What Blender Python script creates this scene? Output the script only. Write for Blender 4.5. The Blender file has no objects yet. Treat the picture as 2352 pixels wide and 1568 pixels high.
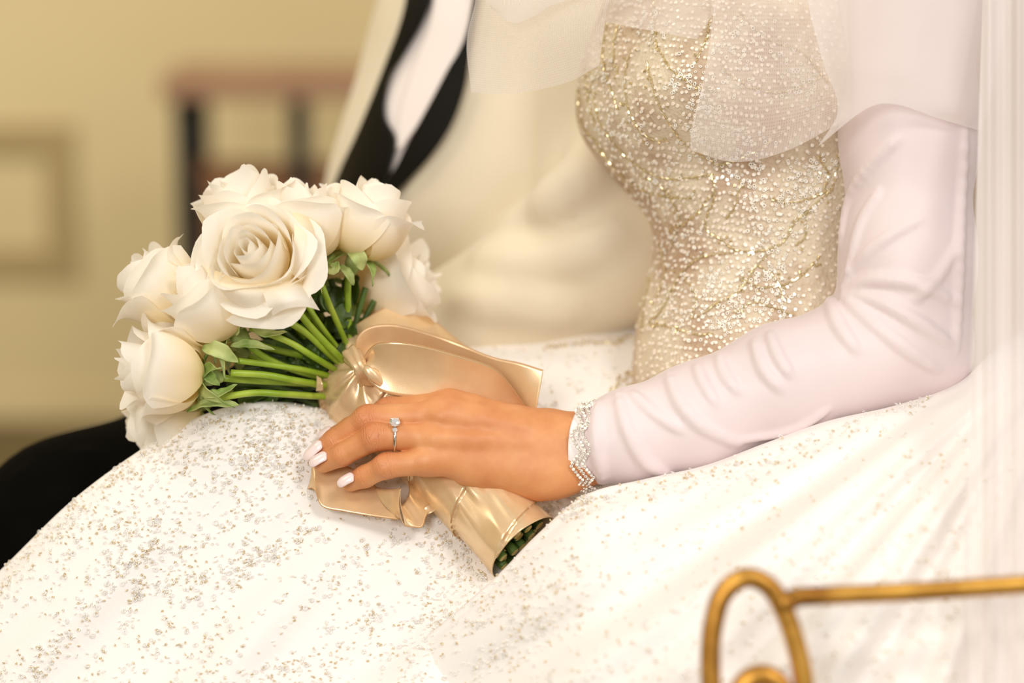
import bpy, math, random
import numpy as np
from mathutils import Vector, Matrix
from mathutils.bvhtree import BVHTree

random.seed(7); rng = np.random.default_rng(7)
SC = bpy.context.scene
COL = SC.collection

# ------------------------------------------------------------------ camera, light, exposure
W_, H_ = 2352, 1568
LENS = 85.0
FPX = LENS / 36.0 * W_
D0 = 1.65                                   # distance of the hand from the lens
PITCH = math.radians(12)
CAM = np.array([0.0, 0.0, 1.05])
RIGHT = np.array([1.0, 0, 0])
FWD = np.array([0, math.cos(PITCH), -math.sin(PITCH)])
UP = np.array([0, math.sin(PITCH), math.cos(PITCH)])
cam = bpy.data.cameras.new('camera'); cam_o = bpy.data.objects.new('camera', cam); COL.objects.link(cam_o)
cam.lens = LENS; cam.sensor_width = 36
cam_o.location = CAM; cam_o.rotation_euler = (math.pi / 2 - PITCH, 0, 0)
cam.dof.use_dof = True; cam.dof.focus_distance = D0 - 0.012; cam.dof.aperture_fstop = 2.0
cam.clip_start = 0.05
SC.camera = cam_o

SC.view_settings.view_transform = 'Standard'; SC.view_settings.look = 'None'
SC.view_settings.gamma = 1.0; SC.view_settings.use_curve_mapping = False
SC.view_settings.exposure = -0.08
SC.cycles.diffuse_bounces = 7; SC.cycles.max_bounces = 14

wd = bpy.data.worlds.new('world'); SC.world = wd; wd.use_nodes = True
bg = wd.node_tree.nodes['Background']; bg.inputs[0].default_value = (1.0, 0.94, 0.86, 1); bg.inputs[1].default_value = 0.46


def area(name, loc, target, size, power, col):
    l = bpy.data.lights.new(name, 'AREA'); l.shape = 'RECTANGLE'; l.size = size[0]; l.size_y = size[1]
    l.energy = power; l.color = col
    o = bpy.data.objects.new(name, l); COL.objects.link(o); o.location = loc
    d = Vector(target) - Vector(loc); o.rotation_euler = d.to_track_quat('-Z', 'Y').to_euler()
    return o


area('key_lamp', (1.3, -0.5, 3.0), (0.0, 1.65, 0.65), (0.7, 0.7), 35, (1.0, 0.955, 0.90))
area('room_lamp', (-1.9, 0.9, 2.9), (-0.1, 2.0, 0.6), (1.0, 1.0), 16, (1.0, 0.88, 0.70))
area('side_lamp', (1.7, 0.4, 1.7), (0.35, 1.7, 0.7), (0.6, 0.9), 7, (1.0, 0.93, 0.95))
area('front_lamp', (-0.8, -1.0, 1.75), (0.0, 1.65, 0.7), (0.8, 0.8), 40, (1.0, 0.965, 0.925))
area('wall_fill', (-1.0, 2.2, 2.5), (-0.9, 4.3, 1.25), (2.2, 0.5), 45, (1.0, 0.90, 0.70))  # unseen fill light, added to brighten the back wall

# ------------------------------------------------------------------ helpers


def Q(px, py, dl=0.0):
    """pixel + depth offset (cm, + away) -> camera-frame (X right, Y up, D forward) metres"""
    D = D0 + dl * 0.01
    return np.array([(px - 1176) / FPX * D, -(py - 784) / FPX * D, D])


def QA(a):
    a = np.asarray(a, float); D = D0 + a[..., 2] * 0.01
    return np.stack([(a[..., 0] - 1176) / FPX * D, -(a[..., 1] - 784) / FPX * D, D], -1)


def toW(q):
    q = np.asarray(q, float)
    return CAM + q[..., 0:1] * RIGHT + q[..., 1:2] * UP + q[..., 2:3] * FWD


def P(px, py, dl=0.0): return toW(Q(px, py, dl))


def dirW(v):
    v = np.asarray(v, float); w = v[0] * RIGHT + v[1] * UP + v[2] * FWD
    return w / np.linalg.norm(w)


def lin(c): return tuple((x / 12.92 if x <= 0.04045 else ((x + 0.055) / 1.055) ** 2.4) for x in c)


def srgb(r, g, b): return lin((r / 255, g / 255, b / 255)) + (1,)


def set_in(n, **kw):
    for k, v in kw.items():
        k = k.replace('_', ' ')
        if k in n.inputs: n.inputs[k].default_value = v


def mat(name, col, rough=0.5, **kw):
    m = bpy.data.materials.new(name); m.use_nodes = True
    b = m.node_tree.nodes['Principled BSDF']
    b.inputs['Base Color'].default_value = col; b.inputs['Roughness'].default_value = rough
    for k, v in kw.items():
        b.inputs[k.replace('_', ' ')].default_value = v
    return m


def bump_noise(m, scale, strength, dist=0.001, detail=3, coord='Object', kind='noise'):
    nt = m.node_tree; b = nt.nodes['Principled BSDF']
    tc = nt.nodes.new('ShaderNodeTexCoord')
    n = nt.nodes.new('ShaderNodeTexNoise' if kind == 'noise' else 'ShaderNodeTexVoronoi')
    n.inputs['Scale'].default_value = scale
    if kind == 'noise': n.inputs['Detail'].default_value = detail
    bp = nt.nodes.new('ShaderNodeBump'); bp.inputs['Strength'].default_value = strength; bp.inputs['Distance'].default_value = dist
    nt.links.new(tc.outputs[coord], n.inputs['Vector']); nt.links.new(n.outputs[0], bp.inputs['Height'])
    nt.links.new(bp.outputs[0], b.inputs['Normal'])
    return n


def color_noise(m, c1, c2, scale, lo=0.35, hi=0.65, coord='Object', detail=3):
    nt = m.node_tree; b = nt.nodes['Principled BSDF']
    tc = nt.nodes.new('ShaderNodeTexCoord'); n = nt.nodes.new('ShaderNodeTexNoise')
    n.inputs['Scale'].default_value = scale; n.inputs['Detail'].default_value = detail
    r = nt.nodes.new('ShaderNodeValToRGB')
    r.color_ramp.elements[0].position = lo; r.color_ramp.elements[0].color = c1
    r.color_ramp.elements[1].position = hi; r.color_ramp.elements[1].color = c2
    nt.links.new(tc.outputs[coord], n.inputs['Vector']); nt.links.new(n.outputs[0], r.inputs[0])
    nt.links.new(r.outputs[0], b.inputs['Base Color'])
    return r


def props(o, label=None, cat=None, group=None, kind=None):
    if label: o['label'] = label
    if cat: o['category'] = cat
    if group: o['group'] = group
    if kind: o['kind'] = kind
    return o


def empty(name, loc, label, cat, group=None):
    o = bpy.data.objects.new(name, None); COL.objects.link(o); o.location = [float(x) for x in loc]
    o.empty_display_size = 0.05
    return props(o, label, cat, group)


def root_loc(o):
    v = Vector((0, 0, 0))
    while o: v += o.location; o = o.parent
    return np.array(v)


def mesh(name, verts, faces, m, parent=None, smooth=True, uv=None, attrs=None, fix=False, solid=0, kind=None, label=None):
    """verts in WORLD coordinates"""
    verts = np.asarray(verts, float)
    off = root_loc(parent) if parent else np.zeros(3)
    me = bpy.data.meshes.new(name)
    if not isinstance(faces, np.ndarray) and len({len(f) for f in faces}) == 1: faces = np.asarray(faces)
    if isinstance(faces, np.ndarray):
        nf, k = faces.shape
        me.vertices.add(len(verts)); me.vertices.foreach_set('co', (verts - off).ravel())
        me.loops.add(nf * k); me.loops.foreach_set('vertex_index', faces.ravel().astype(np.int32))
        me.polygons.add(nf)
        me.polygons.foreach_set('loop_start', (np.arange(nf) * k).astype(np.int32))
        me.update(calc_edges=True)
        me.validate()
    else:
        me.from_pydata((verts - off).tolist(), [], [list(map(int, f)) for f in faces])
    if uv is not None:
        l = me.uv_layers.new(name='UVMap')
        idx = np.empty(len(me.loops), np.int32); me.loops.foreach_get('vertex_index', idx)
        l.data.foreach_set('uv', np.asarray(uv, float)[idx].ravel())
    for k2, v in (attrs or {}).items():
        a = me.attributes.new(k2, 'FLOAT', 'POINT'); a.data.foreach_set('value', np.asarray(v, np.float32))
    me.polygons.foreach_set('use_smooth', [bool(smooth)] * len(me.polygons))
    for mm in (m if isinstance(m, (list, tuple)) else [m]): me.materials.append(mm)
    o = bpy.data.objects.new(name, me); COL.objects.link(o)
    if parent: o.parent = parent
    if solid:
        s = o.modifiers.new('solid', 'SOLIDIFY'); s.thickness = solid; s.offset = 0
    if kind: o['kind'] = kind
    if label: o['label'] = label
    return o


def cr(a, n, axis=0):
    """uniform Catmull-Rom resample along axis to n points"""
    a = np.moveaxis(np.asarray(a, float), axis, 0); k = len(a)
    e = np.concatenate([2 * a[:1] - a[1:2], a, 2 * a[-1:] - a[-2:-1]])
    t = np.linspace(0, k - 1, n); i = np.minimum(t.astype(int), k - 2); f = (t - i).reshape((-1,) + (1,) * (a.ndim - 1))
    p0, p1, p2, p3 = e[i], e[i + 1], e[i + 2], e[i + 3]
    r = 0.5 * (2 * p1 + (p2 - p0) * f + (2 * p0 - 5 * p1 + 4 * p2 - p3) * f ** 2 + (3 * p1 - p0 - 3 * p2 + p3) * f ** 3)
    return np.moveaxis(r, 0, axis)


def grid_faces(nr, nc, wrap=False):
    r = np.arange(nr - 1)[:, None]; c = np.arange(nc if wrap else nc - 1)[None, :]; c2 = (c + 1) % nc
    return np.stack([(r * nc + c), (r * nc + c2), ((r + 1) * nc + c2), ((r + 1) * nc + c)], -1).reshape(-1, 4)


def grid_uv(nr, nc):
    v, u = np.meshgrid(np.linspace(0, 1, nr), np.linspace(0, 1, nc), indexing='ij')
    return np.stack([u, v], -1).reshape(-1, 2)


def normals_of(g):
    du = np.gradient(g, axis=1); dv = np.gradient(g, axis=0); n = np.cross(du, dv)
    return n / (np.linalg.norm(n, axis=-1, keepdims=True) + 1e-12)


def vnoise(p, scale, seed=0):
    """cheap smooth pseudo noise from sines, p (...,k)"""
    r = np.random.default_rng(seed); s = 0
    for i in range(5):
        k = r.normal(size=p.shape[-1]); k = k / np.linalg.norm(k) * scale * (0.6 + 0.35 * i)
        s = s + np.sin((p * k).sum(-1) + r.uniform(0, 6.28)) / (1 + 0.4 * i)
    return s / 2.6


def tube(path, radius, seg=8, cap=True):
    path = np.asarray(path, float); n = len(path); radius = np.broadcast_to(radius, (n,))
    t = np.gradient(path, axis=0); t /= np.linalg.norm(t, axis=1, keepdims=True) + 1e-12
    ref = np.array([0.3, 0.2, 0.93]); 
    if abs(t[0] @ ref) > .9: ref = np.array([0.9, .3, .1])
    vs = []; u = np.cross(t[0], ref); u /= np.linalg.norm(u)
    for i in range(n):
        u = u - (u @ t[i]) * t[i]; u /= np.linalg.norm(u); w = np.cross(t[i], u)
        a = np.arange(seg) / seg * 2 * np.pi
        vs.append(path[i] + radius[i] * (np.cos(a)[:, None] * u + np.sin(a)[:, None] * w))
    v = np.concatenate(vs); f = grid_faces(n, seg, True).tolist()
    if cap: f.append(list(range(seg))[::-1]); f.append([(n - 1) * seg + i for i in range(seg)])
    return v, f


# ---- signed-distance modelling on a grid + surface nets
class Field:
    def __init__(s, lo, hi, h):
        s.lo = np.array(lo, float); s.h = h
        s.n = np.ceil((np.array(hi) - s.lo) / h).astype(int) + 1
        s.F = np.full(s.n, 0.08, np.float32)

    def sub(s, lo, hi):
        a = np.clip(np.floor((lo - s.lo) / s.h).astype(int), 0, s.n); b = np.clip(np.ceil((hi - s.lo) / s.h).astype(int) + 1, 0, s.n)
        sl = tuple(slice(x, y) for x, y in zip(a, b))
        ax = [(s.lo[i] + s.h * np.arange(a[i], b[i])).astype(np.float32) for i in range(3)]
        return sl, ax

    def cap(s, a, b, ra, rb, k=0.004, squash=None, neg=False):
        a = np.asarray(a, float); b = np.asarray(b, float); m = max(ra, rb) + k * 1.5 + 2 * s.h
        if not neg: m += 0.006
        sl, ax = s.sub(np.minimum(a, b) - m, np.maximum(a, b) + m)
        if min(len(x) for x in ax) == 0: return
        X, Y, Z = ax[0][:, None, None] - a[0], ax[1][None, :, None] - a[1], ax[2][None, None, :] - a[2]
        d = b - a; L = float(d @ d) + 1e-12
        t = np.clip((X * d[0] + Y * d[1] + Z * d[2]) / L, 0, 1).astype(np.float32)
        sq = squash or (1, 1, 1)
        dist = np.sqrt(((X - t * d[0]) * sq[0]) ** 2 + ((Y - t * d[1]) * sq[1]) ** 2 + ((Z - t * d[2]) * sq[2]) ** 2) - (ra + (rb - ra) * t)
        cur = s.F[sl]
        if neg:
            h_ = np.clip(0.5 - 0.5 * (cur + dist) / k, 0, 1); s.F[sl] = cur * (1 - h_) - dist * h_ + k * h_ * (1 - h_)
        else:
            h_ = np.clip(0.5 + 0.5 * (cur - dist) / k, 0, 1); s.F[sl] = cur * (1 - h_) + dist * h_ - k * h_ * (1 - h_)

    def path(s, pts, rs, k=0.004, **kw):
        for i in range(len(pts) - 1): s.cap(pts[i], pts[i + 1], rs[i], rs[i + 1], k, **kw)

    def merge(s, o, k):
        h_ = np.clip(0.5 + 0.5 * (s.F - o.F) / k, 0, 1); s.F = s.F * (1 - h_) + o.F * h_ - k * h_ * (1 - h_)

    def val(s, p):
        i = np.clip(((p - s.lo) / s.h), 0, s.n - 1.001); j = i.astype(int); f = i - j; r = 0
        for a in (0, 1):
            for b in (0, 1):
                for c in (0, 1):
                    w = (f[..., 0] if a else 1 - f[..., 0]) * (f[..., 1] if b else 1 - f[..., 1]) * (f[..., 2] if c else 1 - f[..., 2])
                    r = r + w * s.F[j[..., 0] + a, j[..., 1] + b, j[..., 2] + c]
        return r

    def front(s, px, py, d1=-12, d2=25):
        dl = np.linspace(d1, d2, 740); q = QA(np.stack([np.full_like(dl, px), np.full_like(dl, py), dl], -1))
        v = s.val(q); ok = np.all((q > s.lo) & (q < s.lo + s.h * (s.n - 1)), axis=1) & (v < 0)
        i = np.argmax(ok)
        return dl[i] if ok.any() else None

    def nets(s):
        F = s.F; S = F < 0; n = s.n
        c = np.zeros(n - 1, np.int8)
        for a in (0, 1):
            for b in (0, 1):
                for d in (0, 1): c += S[a:n[0] - 1 + a, b:n[1] - 1 + b, d:n[2] - 1 + d]
        act = (c > 0) & (c < 8); idx = np.full(n - 1, -1, np.int64); ii = np.argwhere(act); idx[act] = np.arange(len(ii))
        acc = np.zeros((len(ii), 3)); cnt = np.zeros(len(ii))
        cor = [(a, b, d) for a in (0, 1) for b in (0, 1) for d in (0, 1)]
        vals = {o: F[ii[:, 0] + o[0], ii[:, 1] + o[1], ii[:, 2] + o[2]] for o in cor}
        for o in cor:
            for ax in range(3):
                if o[ax]: continue
                o2 = list(o); o2[ax] = 1; o2 = tuple(o2); va, vb = vals[o], vals[o2]
                cr_ = (va < 0) != (vb < 0); t = np.where(cr_, va / np.where(va == vb, 1, va - vb), 0)
                p = np.array(o, float)[None, :] + np.eye(3)[ax][None, :] * t[:, None]
                acc += p * cr_[:, None]; cnt += cr_
        V = s.lo + (ii + acc / cnt[:, None]) * s.h
        faces = []
        for ax in range(3):
            b, d = [(1, 2), (2, 0), (0, 1)][ax]
            sl0 = [slice(1, -1)] * 3; sl0[ax] = slice(0, -1); sl1 = [slice(1, -1)] * 3; sl1[ax] = slice(1, None)
            A, B = S[tuple(sl0)], S[tuple(sl1)]
            for flip in (False, True):
                e = np.argwhere((A & ~B) if not flip else (~A & B))
                if not len(e): continue
                base = e + 1; base[:, ax] -= 1
                q = []
                for (x, y) in ((0, 0), (-1, 0), (-1, -1), (0, -1)):
                    p = base.copy(); p[:, b] += x; p[:, d] += y
                    q.append(idx[p[:, 0], p[:, 1], p[:, 2]])
                q = np.stack(q, 1)
                # camera frame is left-handed: flip once more
                faces.append(q[:, ::-1] if not flip else q)
        f = np.concatenate(faces); f = f[(f >= 0).all(1)]
        return V, f[:, ::-1]


def bvh_of(W, faces):
    return BVHTree.FromPolygons([Vector(v) for v in W], [list(map(int, f)) for f in faces])


CV = Vector(CAM)


def hit(bvh, px, py):
    d = Vector(P(px, py, 0) - CAM).normalized()
    l, n, i, dist = bvh.ray_cast(CV, d)
    if l is None: return None
    if n.dot(d) > 0: n = -n
    return np.array(l), np.array(n)


# ------------------------------------------------------------------ materials
M = {}
M['wall'] = mat('wall_paint', srgb(214, 196, 150), 0.9); color_noise(M['wall'], srgb(206, 187, 142), srgb(220, 203, 158), 0.8)
M['floor'] = mat('floor_stone', srgb(120, 104, 68), 0.6); color_noise(M['floor'], srgb(92, 78, 46), srgb(104, 90, 56), 2.0)
M['trim'] = mat('trim_paint', srgb(172, 152, 108), 0.8)
M['wood'] = mat('brown_wood', srgb(140, 92, 55), 0.55)
r_ = color_noise(M['wood'], srgb(126, 80, 44), srgb(150, 102, 64), 9.0)
M['wood_top'] = mat('pale_brown_wood', srgb(172, 128, 92), 0.5)
color_noise(M['wood_top'], srgb(142, 106, 80), srgb(158, 122, 94), 9.0)
M['iron'] = mat('dark_iron', srgb(30, 27, 18), 0.7)
M['skin'] = mat('skin', srgb(226, 163, 112), 0.48, Subsurface_Weight=0.12, Subsurface_Scale=0.006)
M['skin'].node_tree.nodes['Principled BSDF'].inputs['Subsurface Radius'].default_value = (1.0, 0.4, 0.2)


def build_skin():
    m = M['skin']; nt = m.node_tree; N = nt.nodes; L = nt.links; b = N['Principled BSDF']
    tc = N.new('ShaderNodeTexCoord')
    ka = N.new('ShaderNodeAttribute'); ka.attribute_name = 'kmask'
    ax = N.new('ShaderNodeAttribute'); ax.attribute_name = 'axial'
    n1 = N.new('ShaderNodeTexNoise'); n1.inputs['Scale'].default_value = 45; n1.inputs['Detail'].default_value = 4
    L.new(tc.outputs['Object'], n1.inputs['Vector'])
    r = N.new('ShaderNodeValToRGB'); r.color_ramp.elements[0].position = 0.35; r.color_ramp.elements[0].color = srgb(212, 140, 88)
    r.color_ramp.elements[1].position = 0.68; r.color_ramp.elements[1].color = srgb(226, 161, 106)
    L.new(n1.outputs[0], r.inputs[0])
    mix = N.new('ShaderNodeMixRGB'); mix.inputs[2].default_value = srgb(205, 118, 78)
    mm = N.new('ShaderNodeMath'); mm.operation = 'MULTIPLY'; mm.inputs[1].default_value = 0.55
    L.new(ka.outputs['Fac'], mm.inputs[0]); L.new(mm.outputs[0], mix.inputs[0]); L.new(r.outputs[0], mix.inputs[1])
    L.new(mix.outputs[0], b.inputs['Base Color'])
    # knuckle creases: waves across the finger, distorted, only where kmask is high
    n2 = N.new('ShaderNodeTexNoise'); n2.inputs['Scale'].default_value = 150; n2.inputs['Detail'].default_value = 3
    L.new(tc.outputs['Object'], n2.inputs['Vector'])
    m1 = N.new('ShaderNodeMath'); m1.operation = 'MULTIPLY_ADD'; m1.inputs[1].default_value = 9
    m0 = N.new('ShaderNodeMath'); m0.operation = 'MULTIPLY'; m0.inputs[1].default_value = 1900.0
    L.new(ax.outputs['Fac'], m0.inputs[0]); L.new(n2.outputs[0], m1.inputs[0]); L.new(m0.outputs[0], m1.inputs[2])
    sn = N.new('ShaderNodeMath'); sn.operation = 'SINE'; L.new(m1.outputs[0], sn.inputs[0])
    ab = N.new('ShaderNodeMath'); ab.operation = 'POWER'; sa = N.new('ShaderNodeMath'); sa.operation = 'ABSOLUTE'
    L.new(sn.outputs[0], sa.inputs[0]); L.new(sa.outputs[0], ab.inputs[0]); ab.inputs[1].default_value = 0.45
    mk = N.new('ShaderNodeMath'); mk.operation = 'MULTIPLY'; L.new(ab.outputs[0], mk.inputs[0]); L.new(ka.outputs['Fac'], mk.inputs[1])
    n3 = N.new('ShaderNodeTexVoronoi'); n3.inputs['Scale'].default_value = 900
    L.new(tc.outputs['Object'], n3.inputs['Vector'])
    ad = N.new('ShaderNodeMath'); ad.operation = 'MULTIPLY_ADD'; ad.inputs[1].default_value = 0.10
    L.new(n3.outputs[0], ad.inputs[0]); L.new(mk.outputs[0], ad.inputs[2])
    bp = N.new('ShaderNodeBump'); bp.inputs['Strength'].default_value = 0.6; bp.inputs['Distance'].default_value = 0.0007
    L.new(ad.outputs[0], bp.inputs['Height']); L.new(bp.outputs[0], b.inputs['Normal'])


build_skin()
M['nail'] = mat('nail_polish', srgb(246, 226, 222), 0.12, Coat_Weight=0.8, Coat_Roughness=0.05)
M['metal'] = mat('white_gold', srgb(225, 222, 216), 0.12, Metallic=1.0)
M['diamond'] = mat('diamond', (1, 1, 1, 1), 0.0, IOR=2.2, Transmission_Weight=0.65, Specular_IOR_Level=1.0)
M['satin'] = mat('champagne_satin', srgb(212, 172, 124), 0.27, Specular_IOR_Level=0.9, Metallic=0.38)


def satin_setup(m, c1, c2):
    nt = m.node_tree; N = nt.nodes; L = nt.links; b = N['Principled BSDF']
    tc = N.new('ShaderNodeTexCoord'); n = N.new('ShaderNodeTexNoise'); n.inputs['Scale'].default_value = 60; n.inputs['Detail'].default_value = 5
    L.new(tc.outputs['Object'], n.inputs['Vector'])
    r = N.new('ShaderNodeValToRGB'); r.color_ramp.elements[0].color = c1; r.color_ramp.elements[1].color = c2
    r.color_ramp.elements[0].position = .3; r.color_ramp.elements[1].position = .7
    L.new(n.outputs[0], r.inputs[0]); L.new(r.outputs[0], b.inputs['Base Color'])
    n2 = N.new('ShaderNodeTexNoise'); n2.inputs['Scale'].default_value = 1500
    L.new(tc.outputs['Object'], n2.inputs['Vector'])
    bp = N.new('ShaderNodeBump'); bp.inputs['Strength'].default_value = .12; bp.inputs['Distance'].default_value = .0003
    L.new(n2.outputs[0], bp.inputs['Height']); L.new(bp.outputs[0], b.inputs['Normal'])


satin_setup(M['satin'], srgb(230, 196, 148), srgb(240, 210, 166))
M['stitch'] = mat('ribbon_edge', srgb(196, 150, 98), 0.6)
M['petal'] = mat('rose_petal', srgb(250, 240, 214), 0.6)


def petal_setup():
    m = M['petal']; nt = m.node_tree; N = nt.nodes; L = nt.links; b = N['Principled BSDF']
    b.inputs['Subsurface Radius'].default_value = (1, .8, .45)
    a = N.new('ShaderNodeAttribute'); a.attribute_name = 'along'
    r = N.new('ShaderNodeValToRGB'); e = r.color_ramp.elements
    e[0].position = 0.0; e[0].color = srgb(246, 232, 160); e[1].position = .45; e[1].color = srgb(255, 242, 208)
    e2 = r.color_ramp.elements.new(.8); e2.color = srgb(255, 251, 242)
    L.new(a.outputs['Fac'], r.inputs[0]); L.new(r.outputs[0], b.inputs['Base Color'])
    a2 = N.new('ShaderNodeAttribute'); a2.attribute_name = 'across'
    tc = N.new('ShaderNodeTexCoord'); n = N.new('ShaderNodeTexNoise'); n.inputs['Scale'].default_value = 30; L.new(tc.outputs['Object'], n.inputs['Vector'])
    w = N.new('ShaderNodeMath'); w.operation = 'MULTIPLY_ADD'; w.inputs[1].default_value = 55; L.new(a2.outputs['Fac'], w.inputs[0])
    n_ = N.new('ShaderNodeMath'); n_.operation = 'MULTIPLY'; n_.inputs[1].default_value = 9; L.new(n.outputs[0], n_.inputs[0]); L.new(n_.outputs[0], w.inputs[2])
    s = N.new('ShaderNodeMath'); s.operation = 'SINE'; L.new(w.outputs[0], s.inputs[0])
    bp = N.new('ShaderNodeBump'); bp.inputs['Strength'].default_value = .05; bp.inputs['Distance'].default_value = .0003
    L.new(s.outputs[0], bp.inputs['Height']); L.new(bp.outputs[0], b.inputs['Normal'])
    # thin petals pass light
    out = N['Material Output']; tr = N.new('ShaderNodeBsdfTranslucent'); L.new(r.outputs[0], tr.inputs[0])
    mx = N.new('ShaderNodeMixShader'); mx.inputs[0].default_value = .38
    L.new(b.outputs[0], mx.inputs[1]); L.new(tr.outputs[0], mx.inputs[2]); L.new(mx.outputs[0], out.inputs[0])


petal_setup()
M['stem'] = mat('rose_stem', srgb(142, 172, 40), 0.36); color_noise(M['stem'], srgb(130, 162, 32), srgb(174, 196, 70), 40)
M['stem_shaded'] = mat('shaded_stem', srgb(60, 84, 22), 0.5); color_noise(M['stem_shaded'], srgb(44, 62, 16), srgb(80, 108, 30), 50)  # darker copy of stem green; inner shade of the bouquet put into colour
M['sepal'] = mat('sepal_green', srgb(150, 172, 84), 0.55); color_noise(M['sepal'], srgb(118, 146, 60), srgb(190, 200, 128), 60)
M['cut'] = mat('cut_stem', srgb(214, 188, 108), 0.7); color_noise(M['cut'], srgb(196, 162, 80), srgb(228, 208, 136), 200)
M['tulle_skirt'] = mat('ivory_tulle_skirt', srgb(243, 239, 235), 0.75, Sheen_Weight=0.2, Sheen_Roughness=0.4, Subsurface_Weight=0.0)


def net(m, scale, strength):
    nt = m.node_tree; N = nt.nodes; L = nt.links; b = N['Principled BSDF']
    tc = N.new('ShaderNodeTexCoord')
    v = N.new('ShaderNodeTexVoronoi'); v.inputs['Scale'].default_value = scale; v.inputs['Randomness'].default_value = 0.15
    L.new(tc.outputs['Object'], v.inputs['Vector'])
    bp = N.new('ShaderNodeBump'); bp.inputs['Strength'].default_value = strength; bp.inputs['Distance'].default_value = .0003
    L.new(v.outputs[0], bp.inputs['Height']); L.new(bp.outputs[0], b.inputs['Normal'])


net(M['tulle_skirt'], 700, .35)
M['sleeve'] = mat('blush_sleeve_mesh', srgb(240, 223, 222), 0.5, Sheen_Weight=0.4, Sheen_Roughness=0.35)
color_noise(M['sleeve'], srgb(226, 212, 213), srgb(233, 219, 220), 14)
M['lining'] = mat('white_satin_lining', srgb(250, 244, 244), 0.38, Sheen_Weight=0.2)


def sheer(name, col, alpha, rough=0.7, net_scale=None, net_amt=0.3):
    m = bpy.data.materials.new(name); m.use_nodes = True; nt = m.node_tree; N = nt.nodes; L = nt.links
    b = N['Principled BSDF']; b.inputs['Base Color'].default_value = col; b.inputs['Roughness'].default_value = rough
    tr = N.new('ShaderNodeBsdfTranslucent'); tr.inputs[0].default_value = col
    m1 = N.new('ShaderNodeMixShader'); m1.inputs[0].default_value = .4; L.new(b.outputs[0], m1.inputs[1]); L.new(tr.outputs[0], m1.inputs[2])
    tp = N.new('ShaderNodeBsdfTransparent'); m2 = N.new('ShaderNodeMixShader'); m2.inputs[0].default_value = alpha
    L.new(tp.outputs[0], m2.inputs[1]); L.new(m1.outputs[0], m2.inputs[2]); L.new(m2.outputs[0], N['Material Output'].inputs[0])
    if net_scale:
        tc = N.new('ShaderNodeTexCoord'); hs = []
        for d in ('X', 'Y'):
            w = N.new('ShaderNodeTexWave'); w.bands_direction = d; w.inputs['Scale'].default_value = net_scale
            L.new(tc.outputs['UV'], w.inputs['Vector']); hs.append(w)
        mx = N.new('ShaderNodeMath'); mx.operation = 'MAXIMUM'; L.new(hs[0].outputs['Fac'], mx.inputs[0]); L.new(hs[1].outputs['Fac'], mx.inputs[1])
        ma = N.new('ShaderNodeMath'); ma.operation = 'MULTIPLY_ADD'; ma.inputs[1].default_value = net_amt; ma.inputs[2].default_value = alpha - net_amt * .7
        L.new(mx.outputs[0], ma.inputs[0]); L.new(ma.outputs[0], m2.inputs[0])
    return m


M['veil'] = sheer('veil_tulle', srgb(250, 243, 238), 0.50, net_scale=20, net_amt=.24)
M['veil_soft'] = sheer('veil_tulle_layers', srgb(250, 244, 242), 0.62)
M['veil_thick'] = sheer('veil_tulle_gathered', srgb(250, 242, 240), 0.85)


def bodice_mat():
    m = mat('beaded_nude_tulle', srgb(214, 190, 154), 0.65); nt = m.node_tree; N = nt.nodes; L = nt.links; b = N['Principled BSDF']
    tc = N.new('ShaderNodeTexCoord')
    n = N.new('ShaderNodeTexNoise'); n.inputs['Scale'].default_value = 16; n.inputs['Detail'].default_value = 6; n.inputs['Roughness'].default_value = .7
    L.new(tc.outputs['Object'], n.inputs['Vector'])
    r = N.new('ShaderNodeValToRGB'); r.color_ramp.elements[0].position = .38; r.color_ramp.elements[0].color = srgb(186, 158, 132)
    r.color_ramp.elements[1].position = .56; r.color_ramp.elements[1].color = srgb(222, 209, 184)
    L.new(n.outputs[0], r.inputs[0]); L.new(r.outputs[0], b.inputs['Base Color'])
    v = N.new('ShaderNodeTexVoronoi'); v.inputs['Scale'].default_value = 420
    L.new(tc.outputs['Object'], v.inputs['Vector'])
    bp = N.new('ShaderNodeBump'); bp.inputs['Strength'].default_value = .6; bp.inputs['Distance'].default_value = .0008
    L.new(v.outputs[0], bp.inputs['Height']); L.new(bp.outputs[0], b.inputs['Normal'])
    return m


M['bodice'] = bodice_mat()
M['bead_gold'] = mat('gold_bugle_bead', srgb(222, 204, 158), 0.16, Metallic=0.6)
M['bead_silver'] = mat('silver_lined_bead', srgb(255, 251, 240), 0.12, Metallic=0.0, Specular_IOR_Level=1.0, Coat_Weight=.6, Coat_Roughness=.05)
M['bead_champ'] = mat('champagne_bead', srgb(236, 218, 182), 0.12, Metallic=0.5, Specular_IOR_Level=1.0)
M['bead_clear'] = mat('clear_sequin', srgb(255, 254, 252), 0.05, Specular_IOR_Level=1.0, Coat_Weight=1.0, Coat_Roughness=0.03, Alpha=0.38)
M['bead_pearl'] = mat('white_bead', srgb(250, 240, 226), 0.25, Coat_Weight=0.5)
M['jacket'] = mat('ivory_wool_jacket', srgb(238, 222, 188), 0.8, Sheen_Weight=0.2)
color_noise(M['jacket'], srgb(220, 207, 180), srgb(227, 216, 192), 6); bump = None
M['lapel'] = mat('black_satin_lapel', srgb(8, 7, 4), 0.5, Specular_IOR_Level=0.15)
M['shirt'] = mat('white_shirt_cotton', srgb(236, 226, 222), 0.8)
M['trousers'] = mat('black_wool_trousers', srgb(7, 6, 4), 0.95, Specular_IOR_Level=0.05)
M['gold'] = mat('gilded_metal', srgb(206, 150, 58), 0.38, Metallic=0.85)
color_noise(M['gold'], srgb(156, 104, 40), srgb(226, 172, 80), 28, .3, .6)
bump_noise(M['gold'], 160, .5, .001)
M['cushion'] = mat('cream_seat_cloth', srgb(232, 222, 204), 0.85)

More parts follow.
